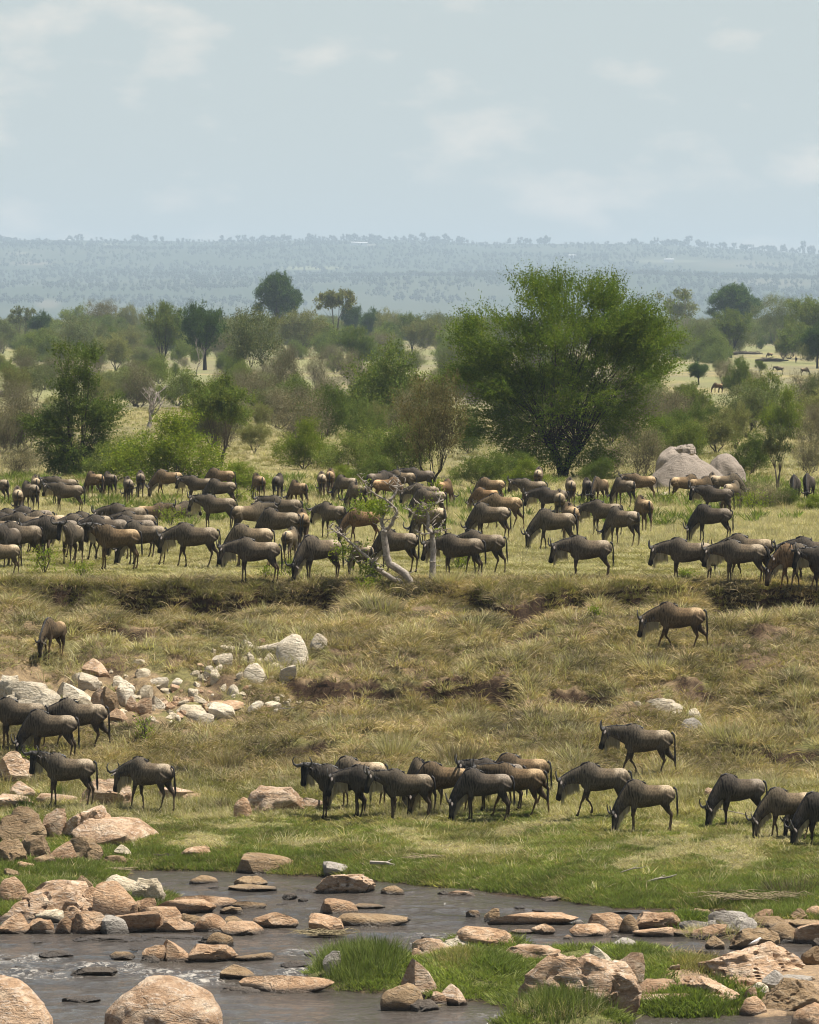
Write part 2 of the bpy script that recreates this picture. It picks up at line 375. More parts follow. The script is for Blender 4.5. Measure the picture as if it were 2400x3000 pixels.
def build_ground():
    rows = np.concatenate([np.linspace(-60, 104, 24), np.arange(106, 128, .4), np.arange(128, 190, .11), np.arange(190, 260, .5), 260 * 1.012 ** np.arange(0, 400)])
    rows = rows[rows < 18200]
    cols = np.concatenate([-np.geomspace(.5, .085, 26), np.linspace(-.084, .084, 560), np.geomspace(.085, .5, 26)])
    A, Y = np.meshgrid(cols, rows); X = A * np.maximum(Y, 100)
    c, z, *_ = cover(X, Y)
    # steep earth faces show bare soil
    dz = np.abs(np.gradient(z, axis=0) / np.maximum(np.gradient(Y, axis=0), .01))
    k = (sst(.5, 1.3, dz) * (Y > 150) * (Y < 186))[..., None]; c = c * (1 - k) + np.array([.060, .038, .025]) * k
    nr, nc = X.shape; V = np.stack([X, Y, z], -1).reshape(-1, 3)
    i = (np.arange(nr - 1)[:, None] * nc + np.arange(nc - 1)[None]).ravel()
    Fc = np.stack([i, i + 1, i + nc + 1, i + nc], -1)
    me = mesh_from('ground', V, Fc, m_ground(), True); set_col(me, 'tone', c.reshape(-1, 3))
    tag(obj('ground', me), kind='structure')
build_ground()

# ------------------------------------------------------------------ river
def build_water():
    m, n, l, b = mat('muddy river water', .10, .5); b.inputs['IOR'].default_value = 1.33
    g = n.new('ShaderNodeNewGeometry').outputs['Position']
    mpn = n.new('ShaderNodeMapping'); mpn.inputs['Scale'].default_value = (1, .8, 1); l.new(g, mpn.inputs['Vector'])
    f1 = noise(n, l, mpn.outputs[0], 1.4, 6, .62, .6); f2 = noise(n, l, mpn.outputs[0], 9, 3, .6, .3); f0 = noise(n, l, g, .35, 3)
    c = ramp(n, l, f0, [(.3, (.055, .046, .037)), (.7, (.095, .078, .062))])
    a = attr(n, 'foam').outputs['Fac']
    mf = n.new('ShaderNodeMapping'); mf.inputs['Scale'].default_value = (.55, .35, 1); l.new(g, mf.inputs['Vector']); f2 = noise(n, l, mf.outputs[0], 9, 6, .7, 1.2)
    ml = n.new('ShaderNodeMath'); ml.operation = 'MULTIPLY'; l.new(a, ml.inputs[0]); l.new(mrange(n, l, f2, .50, .64), ml.inputs[1])
    c = mix(n, l, ml.outputs[0], c, (.5, .46, .4)); l.new(c, b.inputs['Base Color'])
    l.new(mrange(n, l, ml.outputs[0], 0, 1, .10, .7), b.inputs['Roughness'])
    ad = n.new('ShaderNodeMath'); ad.operation = 'MULTIPLY_ADD'; l.new(f2, ad.inputs[0]); ad.inputs[1].default_value = .35; l.new(f1, ad.inputs[2])
    bump(n, l, b, ad.outputs[0], 1.0, .24)
    rows = np.concatenate([np.linspace(62, 108, 20), np.arange(109, 149.5, .11)]); cols = np.concatenate([-np.geomspace(60, 10.6, 16), np.linspace(-10.5, 10.5, 240), np.geomspace(10.6, 60, 16)])
    X, Y = np.meshgrid(cols, rows)
    z = WZ + (fbm(X * .9, Y * 1.1, 61, 4, .62) - .5) * .10 + (fbm(X * .25, Y * 1.3, 68, 3) - .5) * .07 + (vn(X * .25, Y * .5, 62) - .5) * .03
    foam = np.zeros_like(X)
    for px, py, rx, ry, k in [(90, 2812, .7, .7, .8), (300, 2838, .9, .8, 1), (560, 2860, 1.2, .8, .9), (30, 2850, .9, .7, .8), (900, 2850, .7, .9, 1), (1270, 2745, .6, .6, .7), (10, 2810, .6, .6, .8), (450, 2845, 1.0, .5, .8), (880, 2790, .5, .5, .6),
                              (480, 2856, .8, .5, .8), (150, 2862, .9, .4, .7), (700, 2845, .5, .8, .6), (1440, 2975, .4, .4, .3)]:
        D = F * (CAM_H - WZ) / (py - HOR); x = (px - 1200) / F * D
        foam = np.maximum(foam, k * np.clip(1.2 - ((X - x) / rx) ** 2 - ((Y - D) / (ry * 2)) ** 2, 0, 1))
    z = z + foam * (fbm(X * 3, Y * 3, 66, 2) - .4) * .12
    nr, nc = X.shape; i = (np.arange(nr - 1)[:, None] * nc + np.arange(nc - 1)[None]).ravel()
    me = mesh_from('river_water', np.stack([X, Y, z], -1).reshape(-1, 3), np.stack([i, i + 1, i + nc + 1, i + nc], -1), m, True)
    at = me.attributes.new('foam', 'FLOAT', 'POINT'); at.data.foreach_set('value', foam.ravel().astype(np.float32))
    tag(obj('river_water', me), kind='structure')
build_water()

# ------------------------------------------------------------------ far hill
RIDX = np.array([-6000, -1200, 0, 300, 600, 900, 1200, 1420, 1700, 1900, 2100, 2400, 3600, 9000.])
RIDY = np.array([742, 712, 700, 703, 706, 702, 701, 713, 713, 712, 724, 742, 760, 740.])
def hill_z(X, Y):
    px = 1200 + X * F / Y; top = CAM_H + (HOR - np.interp(px, RIDX, RIDY)) / F * 16000
    t = np.clip((Y - 8600) / 7400., 0, 1.0)
    prof = .06 + .94 * (t ** 1.12); z = top * prof * sst(8300, 9400, Y)
    z = z + (fbm(X * .0011, Y * .00055, 81, 4) - .5) * 68 * sst(0, .25, t) * (1 - sst(.8, 1, t))
    return z - 1.5 + np.where(Y > 16000, -(Y - 16000) * .06, 0)
def build_hill():
    rows = np.concatenate([np.linspace(8200, 16000, 170), np.linspace(16040, 17800, 10)]); cols = np.concatenate([-np.geomspace(.25, .08, 30), np.linspace(-.078, .078, 260), np.geomspace(.08, .25, 30)])
    A, Y = np.meshgrid(cols, rows); X = A * Y; z = hill_z(X, Y)
    c = np.zeros(X.shape + (3,)) + np.array([.052, .066, .042])
    k = sst(.5, .62, fbm(X * .003, Y * .0015, 85, 4))[..., None]; c = c * (1 - k) + np.array([.068, .078, .050]) * k
    px = 1200 + X * F / Y; row = HOR + F * (CAM_H - z) / Y
    for x, y, rx, ry, col in [(910, 785, 110, 6, (.5, .5, .26)), (90, 772, 70, 6, (.42, .33, .24)), (60, 742, 40, 5, (.4, .36, .26)), (300, 715, 60, 4, (.4, .4, .25)), (1950, 765, 130, 5, (.34, .34, .24)), (2200, 775, 160, 12, (.26, .23, .17)), (2250, 830, 150, 14, (.26, .22, .16)), (140, 890, 40, 14, (.34, .28, .22)), (1080, 717, 30, 3, (.5, .45, .4))]:
        q = ((px - x) / rx) ** 2 + ((row - y) / ry) ** 2; kk = (np.clip(1.3 - q, 0, 1) * .35)[..., None]; c = c * (1 - kk) + np.array(col) * .75 * kk
    m, n, l, b = mat('distant hillside', 1, .0); l.new(attr(n, 'tone').outputs['Color'], b.inputs['Base Color'])
    nr, nc = X.shape; i = (np.arange(nr - 1)[:, None] * nc + np.arange(nc - 1)[None]).ravel()
    me = mesh_from('hill', np.stack([X, Y, z], -1).reshape(-1, 3), np.stack([i, i + 1, i + nc + 1, i + nc], -1), m, True); set_col(me, 'tone', c.reshape(-1, 3))
    tag(obj('hill', me), kind='structure')
    # woodland on the hill and along its crest
    lm = m_leaf('far woodland foliage', (.050, .064, .042), .1, .25)
    srcs = []
    for k in range(6):
        q = MB(); r = random.Random(k)
        for j in range(9 + k):
            a = r.uniform(0, 6.28); d = r.uniform(0, .4); cx, cy, cz, rr = math.cos(a) * d, math.sin(a) * d, r.uniform(.3, .9 if k % 2 else 1.25), r.uniform(.14, .26)
            q.add([(cx + rr, cy, cz), (cx - rr, cy, cz), (cx, cy + rr, cz), (cx, cy - rr, cz), (cx, cy, cz + rr), (cx, cy, cz - rr)], [(0, 2, 4), (2, 1, 4), (1, 3, 4), (3, 0, 4), (2, 0, 5), (1, 2, 5), (3, 1, 5), (0, 3, 5)])
        q.tube([(0, 0, 0), (0, 0, .6)], [.04, .03], 4)
        srcs.append(q.mesh('far_tree', lm))
    N = 15000; Y = rs.uniform(9200, 15980, N); X = rs.uniform(-.095, .095, N) * Y
    keep = fbm(X * .006, Y * .0025, 91, 3) > .44; X, Y = X[keep], Y[keep]; s = rs.uniform(4, 9, len(X))
    N2 = 620; Xr = rs.uniform(-.1, .1, N2) * 16000; kr = fbm(Xr * .01, Xr * 0, 93, 3) > .42; Xr = Xr[kr]; Yr = 16000 + rs.uniform(-120, 60, len(Xr)); sr = rs.uniform(7, 16, len(Xr)) * np.where(rs.rand(len(Xr)) > .93, 1.6, 1)
    X, Y, s = np.r_[X, Xr], np.r_[Y, Yr], np.r_[s, sr]
    scatter('woodland', np.stack([X, Y, hill_z(X, Y) - .5], -1), rs.uniform(0, 6.28, len(X)), s, rs.randint(0, 6, len(X)), srcs, 'blue-hazed woodland covering the distant hillside and its crest', 'woodland')
build_hill()

# tiny pale houses near the crest of the hill
hm = m_plain('whitewashed wall', (.85, .82, .76), .6, .05); hr = m_plain('iron roof', (.6, .6, .6), .4, .1)
for (px, row, L, lab) in [(1040, 719, 20, 'tiny pale farm house high on the distant hill, left of its close neighbour'), (1062, 720, 24, 'tiny pale farm house high on the distant hill, right of its close neighbour'), (197, 711, 16, 'tiny white farm house near the crest at the left end of the hill'),
                          (1960, 769, 22, 'tiny white house on the distant hill right of the big tree'), (1676, 757, 16, 'tiny white house on the distant hill just above the big tree')]:
    ys = np.linspace(9400, 15980, 1800); xs = (px - 1200) / F * ys; zr = CAM_H - (row - HOR) / F * ys; i = int(np.argmax(zr <= hill_z(xs, ys)))
    rt = root('farm_house', (xs[i], ys[i], hill_z(xs[i:i + 1], ys[i:i + 1])[0] + .3), .2); tag(rt, lab, 'house')
    q = MB(); h = 7.0; q.add([(-L / 2, -3, -2), (L / 2, -3, -2), (L / 2, 3, -2), (-L / 2, 3, -2), (-L / 2, -3, h), (L / 2, -3, h), (L / 2, 3, h), (-L / 2, 3, h)], [(0, 1, 5, 4), (1, 2, 6, 5), (2, 3, 7, 6), (3, 0, 4, 7), (4, 5, 6, 7)])
    obj('wall', q.mesh('wall', hm), rt)
    q = MB(); q.add([(-L / 2 - .5, -3.6, h - .1), (L / 2 + .5, -3.6, h - .1), (L / 2 + .5, 3.6, h - .1), (-L / 2 - .5, 3.6, h - .1), (-L / 2 - .5, 0, h + 1.6), (L / 2 + .5, 0, h + 1.6)], [(0, 1, 5, 4), (2, 3, 4, 5), (0, 4, 3), (1, 2, 5), (0, 3, 2, 1)])
    obj('roof', q.mesh('roof', hr), rt)
# ------------------------------------------------------------------ trees
BARK = m_bark('grey brown bark', (.045, .036, .028), (.13, .105, .08))
BARK_D = m_bark('dark bark', (.02, .017, .013), (.06, .05, .038))
BARK_P = m_bark('bleached dead wood', (.17, .14, .115), (.42, .37, .31))
LEAF = {'main': m_leaf('deep green acacia leaf', (.108, .148, .026), .4, .12), 'bright': m_leaf('bright acacia leaf', (.15, .185, .030), .4, .15), 'mid': m_leaf('green acacia leaf', (.125, .165, .045), .35, .25, (.14, .165, .05)),
        'grey': m_leaf('grey green leaf', (.145, .16, .08), .3, .2), 'dark': m_leaf('dark evergreen leaf', (.065, .105, .03), .3, .2), 'olive': m_leaf('olive leaf', (.18, .18, .08), .35, .2),
        'brown': m_leaf('brown dry leaf', (.155, .135, .070), .3, .2), 'twig': m_leaf('thorn twigs', (.16, .145, .095), .15, .2)}

def leaves(shoots, n_leaf, size, rg, droop=.0, jit=.05, wide=.62):
    """shoots: (K,6) base+vector; returns verts, faces, tint of rhombic leaves set along them"""
    K = len(shoots); N = K * n_leaf
    t = np.tile(np.linspace(.12, 1.0, n_leaf), K); B = np.repeat(shoots, n_leaf, 0)
    P = B[:, :3] + B[:, 3:] * t[:, None]; L = np.linalg.norm(B[:, 3:], axis=1)
    P[:, 2] -= droop * L * t * t; P += rg.normal(0, jit, (N, 3))
    d = B[:, 3:] / (L[:, None] + 1e-6) + rg.normal(0, .75, (N, 3)); d /= np.linalg.norm(d, axis=1)[:, None]
    a = rg.normal(0, 1, (N, 3)); a[:, 2] *= .5; a -= d * (a * d).sum(1)[:, None]; a /= np.linalg.norm(a, axis=1)[:, None]
    s = size * rg.uniform(.8, 1.5, N)[:, None] * (1 - .35 * t[:, None])
    V = np.stack([P, P + d * s * .5 + a * s * wide * .5, P + d * s, P + d * s * .5 - a * s * wide * .5], 1).reshape(-1, 3)
    Fc = np.arange(4 * N).reshape(N, 4)
    cl = np.repeat(rg.uniform(.72, 1.3, K), n_leaf) * rg.uniform(.75, 1.25, N)
    warm = np.repeat(rg.uniform(.9, 1.15, K), n_leaf)
    tint = np.repeat(np.stack([cl * warm, cl, cl * .9], -1), 4, 0)
    return V, Fc, tint
def bez(p0, p1, p2, n=6):
    out = []
    for i in range(n + 1):
        t = i / n; out.append(tuple((1 - t) ** 2 * a + 2 * t * (1 - t) * b + t * t * c for a, b, c in zip(p0, p1, p2)))
    return out

def tree_meshes(name, env, clumps, spc, leaf, nleaf, lmat, seed, r_cl=.5, slen=.5, radial=.7, stems=3, trunk_r=.12, fork=.25, bark=None, origin=(0, 0, .1), flat=.7, branch_r=1.0, droop=.08, twiglets=0, jit=.05, spread=.15):
    """env: ellipsoids (cx,cy,cz,rx,ry,rz) that hold the crown; everything in metres"""
    rg = np.random.RandomState(seed); env = np.array(env, float)
    vol = (env[:, 3] * env[:, 4] * env[:, 5]) ** .67; vol /= vol.sum()
    cs = []
    while len(cs) < clumps:
        e = env[rg.choice(len(env), p=vol)]; v = rg.normal(0, 1, 3); v /= np.linalg.norm(v)
        r = rg.uniform(.12, .97) ** .6; p = e[:3] + v * r * e[3:]
        if cs and min(np.linalg.norm((p - q)) for q in cs) < r_cl * .45 and rg.rand() < .7: continue
        cs.append(p)
    cs = np.array(cs); o = np.array(origin)
    sh = []
    for c in cs:
        k = int(spc * rg.uniform(.6, 1.4)); q = rg.normal(0, .45, (k, 3)) * r_cl; q[:, 2] *= flat
        b = c + q; rad = b - o; rad /= np.linalg.norm(rad, axis=1)[:, None] + 1e-6
        dv = rad * radial + rg.normal(0, 1, (k, 3)) * (1 - radial) * .8; dv[:, 2] += .12
        dv /= np.linalg.norm(dv, axis=1)[:, None]; sh.append(np.hstack([b, dv * slen * rg.uniform(.5, 1.5, (k, 1))]))
    sh = np.vstack(sh)
    V, Fc, T = leaves(sh, nleaf, leaf, rg, droop, jit, .22 if name == 'thorn' else .62)
    crown = mesh_from(name + '_crown', V, Fc, lmat, False, T)
    tb = MB(); fz = fork; forks = []
    for s in range(stems):
        a = 6.28 * s / stems + rg.uniform(-.4, .4); rr = spread * (stems > 1)
        top = (math.cos(a) * rr * 3.0 + origin[0], math.sin(a) * rr * 3.0, fz * rg.uniform(.85, 1.2))
        basep = (math.cos(a) * rr * .35, math.sin(a) * rr * .35, -.25)
        pts = bez(basep, (basep[0], basep[1], fz * .5), top, 5); r0 = trunk_r * rg.uniform(.75, 1.1)
        tb.tube(pts, [r0 * (1.25 - .55 * i / 5) for i in range(6)], 7); forks.append((top, r0 * .7))
    for ic, c in enumerate(cs):
        if ic % 5 > 2: continue
        f, r0 = forks[int(rg.randint(len(forks)))] if len(forks) > 6 else min(forks, key=lambda g: (g[0][0] - c[0]) ** 2 + (g[0][1] - c[1]) ** 2)
        midp = ((f[0] + c[0]) / 2 + (f[0] - c[0]) * .12, (f[1] + c[1]) / 2, f[2] + (c[2] - f[2]) * (.42))
        pts = bez((f[0], f[1], f[2] - .05), midp, tuple(c), 5); r1 = max(.012, r0 * .42 * branch_r)
        tb.tube(pts, [r1 * (1 - .16 * i) for i in range(6)], 5)
        for j in range(twiglets):
            i = rg.randint(2, 6); p = pts[i]; dv = rg.normal(0, 1, 3) * slen * .9; dv[2] = abs(dv[2])
            tb.blade(p, dv, .014, .0, 2)
    trunk = tb.mesh(name + '_trunk', bark or BARK, True)
    return trunk, crown

def place_tree(name, meshes, px, row, label, cat, sc, rz=0, group=None, parts=('trunk', 'crown'), dz=0):
    x, y, z = hit(px, row); rt = root(name, (x, y, z - dz), rz, sc); tag(rt, label, cat, group)
    for nm, me in zip(parts, meshes):
        if me: obj(nm, me, rt)
    return rt

# the big fan-shaped tree in the middle
t_big = tree_meshes('big_tree', [(.15, 0, 6.9, 3.6, 3.2, 2.5), (-3.4, 0, 6.5, 2.1, 2.0, 1.8), (-3.4, 0, 4.5, 2.1, 2.0, 1.1), (3.4, 0, 6.9, 2.3, 2.2, 1.8), (3.8, 0, 5.2, 1.7, 1.9, 1.1), (0, 0, 3.9, 3.4, 2.6, 1.6), (-2.5, 0, 2.7, 2.4, 1.7, .95), (2.1, 0, 2.6, 2.1, 1.7, .95), (-.9, 0, 1.4, 1.5, 1.2, .7), (1.0, 0, 1.4, 1.4, 1.2, .7), (-.6, 0, 9.0, 1.9, 1.8, .8), (1.9, 0, 8.7, 1.2, 1.4, .8)],
                    240, 54, .102, 14, LEAF['main'], 11, .88, .80, .72, 7, .12, 1.5, BARK_D, (0, 0, 3.2), .50, .75, .06, 1, .04, .30)
place_tree('acacia_tree', t_big, 1650, 1400, 'tallest green acacia with a fan-shaped crown behind the upper herd', 'tree', (1.0, 1.0, 1.0))
# the tiered tree on the left
t_left = tree_meshes('tiered_tree', [(.15, 0, 5.6, 1.25, 1.1, .85), (.1, 0, 4.2, .95, .9, .5), (-.1, 0, 2.7, 2.1, 1.8, 1.0), (-.1, 0, 1.5, 1.9, 1.6, .9), (1.0, 0, 3.2, 1.3, 1.1, .55), (-1.5, 0, 2.4, 1.0, 1.1, .5), (0, 0, .8, 1.6, 1.3, .6)],
                     140, 30, .10, 12, LEAF['mid'], 12, .55, .55, .75, 3, .10, .8, BARK_D, (0, 0, 2.2), .7, .8, .05, 1, .04, .12)
place_tree('acacia_tree', t_left, 218, 1392, 'dark green tree with two tiers of foliage at the left edge of the plain', 'tree', (1.0, 1.0, 1.0))

# kinds that repeat over the plain (each about 5 m wide and high, scaled to size)
K = {}
K['round'] = [tree_meshes('round', [(0, 0, 3.5, 2.4, 2.2, 1.4), (.6, 0, 2.5, 1.7, 1.7, .9)], 60, 34, .13, 10, LEAF['mid'], 20 + s, .6, .4, .55, 3, .10, 1.2, BARK_D, (0, 0, 1), .7, .8, .05, 1, .06, .12) for s in range(3)]
K['umbrella'] = [tree_meshes('umbrella', [(0, 0, 3.5, 2.5, 2.3, .85), (-.4, 0, 4.0, 1.6, 1.6, .8), (.8, 0, 2.8, 1.5, 1.5, .5)], 66, 32, .12, 10, LEAF['mid'], 30 + s, .5, .45, .7, 4, .09, 1.0, BARK, (0, 0, .3), .5, .7, .02, 2, .05, .16) for s in range(2)]
K['dark'] = [tree_meshes('dark', [(0, 0, 3.4, 2.2, 2.0, 1.5), (0, 0, 2.3, 1.4, 1.4, 1.0)], 56, 36, .14, 11, LEAF['dark'], 40 + s, .62, .35, .5, 1, .17, 1.3, BARK_D, (0, 0, 1), .8, .8, .08, 0, .07) for s in range(2)]
K['grey'] = [tree_meshes('grey', [(0, 0, 3.4, 2.3, 2.1, 1.5), (0, 0, 2.4, 2.0, 1.8, 1.1)], 60, 24, .12, 9, LEAF['grey'], 50 + s, .62, .5, .65, 5, .06, .9, BARK, (0, 0, .2), .8, .6, .02, 4, .08, .2) for s in range(3)]
K['olive'] = [tree_meshes('olive', [(0, 0, 3.3, 2.4, 2.1, 1.6), (0, 0, 2.2, 2.0, 1.8, 1.1)], 58, 28, .12, 10, LEAF['olive'], 60 + s, .62, .45, .6, 4, .07, .9, BARK, (0, 0, .3), .8, .7, .03, 2, .07, .18) for s in range(2)]
K['brown'] = [tree_meshes('brown', [(0, 0, 3.4, 2.2, 2.0, 1.5), (0, 0, 2.2, 1.8, 1.6, 1.1)], 70, 22, .10, 10, LEAF['brown'], 70 + s, .55, .55, .65, 6, .06, .8, BARK_D, (0, 0, .2), .8, .8, .02, 6, .07, .22) for s in range(1)]
K['bush'] = [tree_meshes('bush', [(0, 0, 1.6, 2.3, 1.9, 1.7), (-.9, 0, 1.1, 1.5, 1.4, 1.1), (1.1, 0, 1.0, 1.3, 1.3, 1.0), (.3, 0, 3.0, 1.0, 1.0, 1.0)], 80, 30, .10, 10, LEAF['bright'], 80 + s, .6, .5, .7, 6, .04, .4, BARK, (0, 0, -.5), .8, .6, .05, 1, .06, .2) for s in range(2)]
K['shrub'] = [tree_meshes('shrub', [(0, 0, 1.5, 2.3, 1.9, 1.5), (1.0, 0, 2.4, 1.3, 1.3, 1.3)], 70, 28, .11, 10, LEAF['mid'], 90 + s, .62, .45, .65, 6, .045, .4, BARK, (0, 0, -.5), .8, .6, .05, 1, .07, .2) for s in range(3)]
K['thorn'] = [tree_meshes('thorn', [(0, 0, 2.3, 2.1, 1.8, 1.9)], 80, 16, .16, 8, LEAF['twig'], 100 + s, .7, .7, .7, 7, .05, .5, BARK, (0, 0, -.3), .9, .7, .0, 9, .12, .25) for s in range(3)]
K['evergreen'] = [tree_meshes('evergreen', [(0, 0, 4.1, 1.9, 1.7, 1.0), (.7, 0, 3.3, 1.7, 1.5, .7), (-1.8, 0, 3.2, .6, .7, .45), (.0, 0, 4.8, 1.1, 1.1, .4)], 90, 40, .17, 10, LEAF['dark'], 110, .5, .3, .4, 1, .22, 1.5, BARK_D, (0, 0, 1), .8, .8, .08, 0, .08)]
K['tall'] = [tree_meshes('tall', [(-.6, 0, 4.2, 1.5, 1.3, .55), (.9, 0, 4.5, 1.1, 1.0, .5), (1.5, 0, 3.9, .5, .6, .35), (-1.4, 0, 3.6, .7, .7, .4)], 26, 26, .20, 8, LEAF['olive'], 120, .38, .3, .5, 2, .11, 2.6, BARK, (0, 0, 2), .6, .8, .04, 0, .07, .1)]
K['pale'] = [tree_meshes('pale', [(0, 0, 3.9, 2.4, 2.1, .9), (.4, 0, 3.0, 1.9, 1.7, .6), (-1.2, 0, 3.2, 1.2, 1.2, .6)], 34, 17, .20, 8, LEAF['grey'], 130 + s, .42, .35, .5, 2, .14, 1.7, BARK_P if s else BARK, (0, 0, 1.6), .6, .9, .04, 1, .08, .14) for s in range(2)]
# dead trees: bare forked limbs
def dead_meshes(seed, n=7, thick=.22):
    rg = random.Random(seed); q = MB()
    def limb(p, d, L, r, lev):
        pts = [Vector(p)]; dv = Vector(d).normalized()
        for i in range(5):
            dv = (dv + Vector((rg.uniform(-.25, .25), rg.uniform(-.25, .25), rg.uniform(-.05, .2)))).normalized(); pts.append(pts[-1] + dv * L / 5)
        q.tube(pts, [r * (1 - .15 * i) for i in range(6)], 6 if lev < 2 else 4)
        if lev < 3:
            for k in range(3 if lev else n):
                i = rg.randint(2, 5); a = rg.uniform(0, 6.28); nd = dv * .6 + Vector((math.cos(a) * .9, math.sin(a) * .9, rg.uniform(.1, .8)))
                limb(pts[i], nd, L * rg.uniform(.5, .75), r * .5, lev + 1)
    limb((0, 0, -.2), (0.05, 0, 1), 2.2, thick, 0)
    return (q.mesh('dead_tree', BARK_P, True), None)
K['dead'] = [dead_meshes(5), dead_meshes(9, 6, .12)]

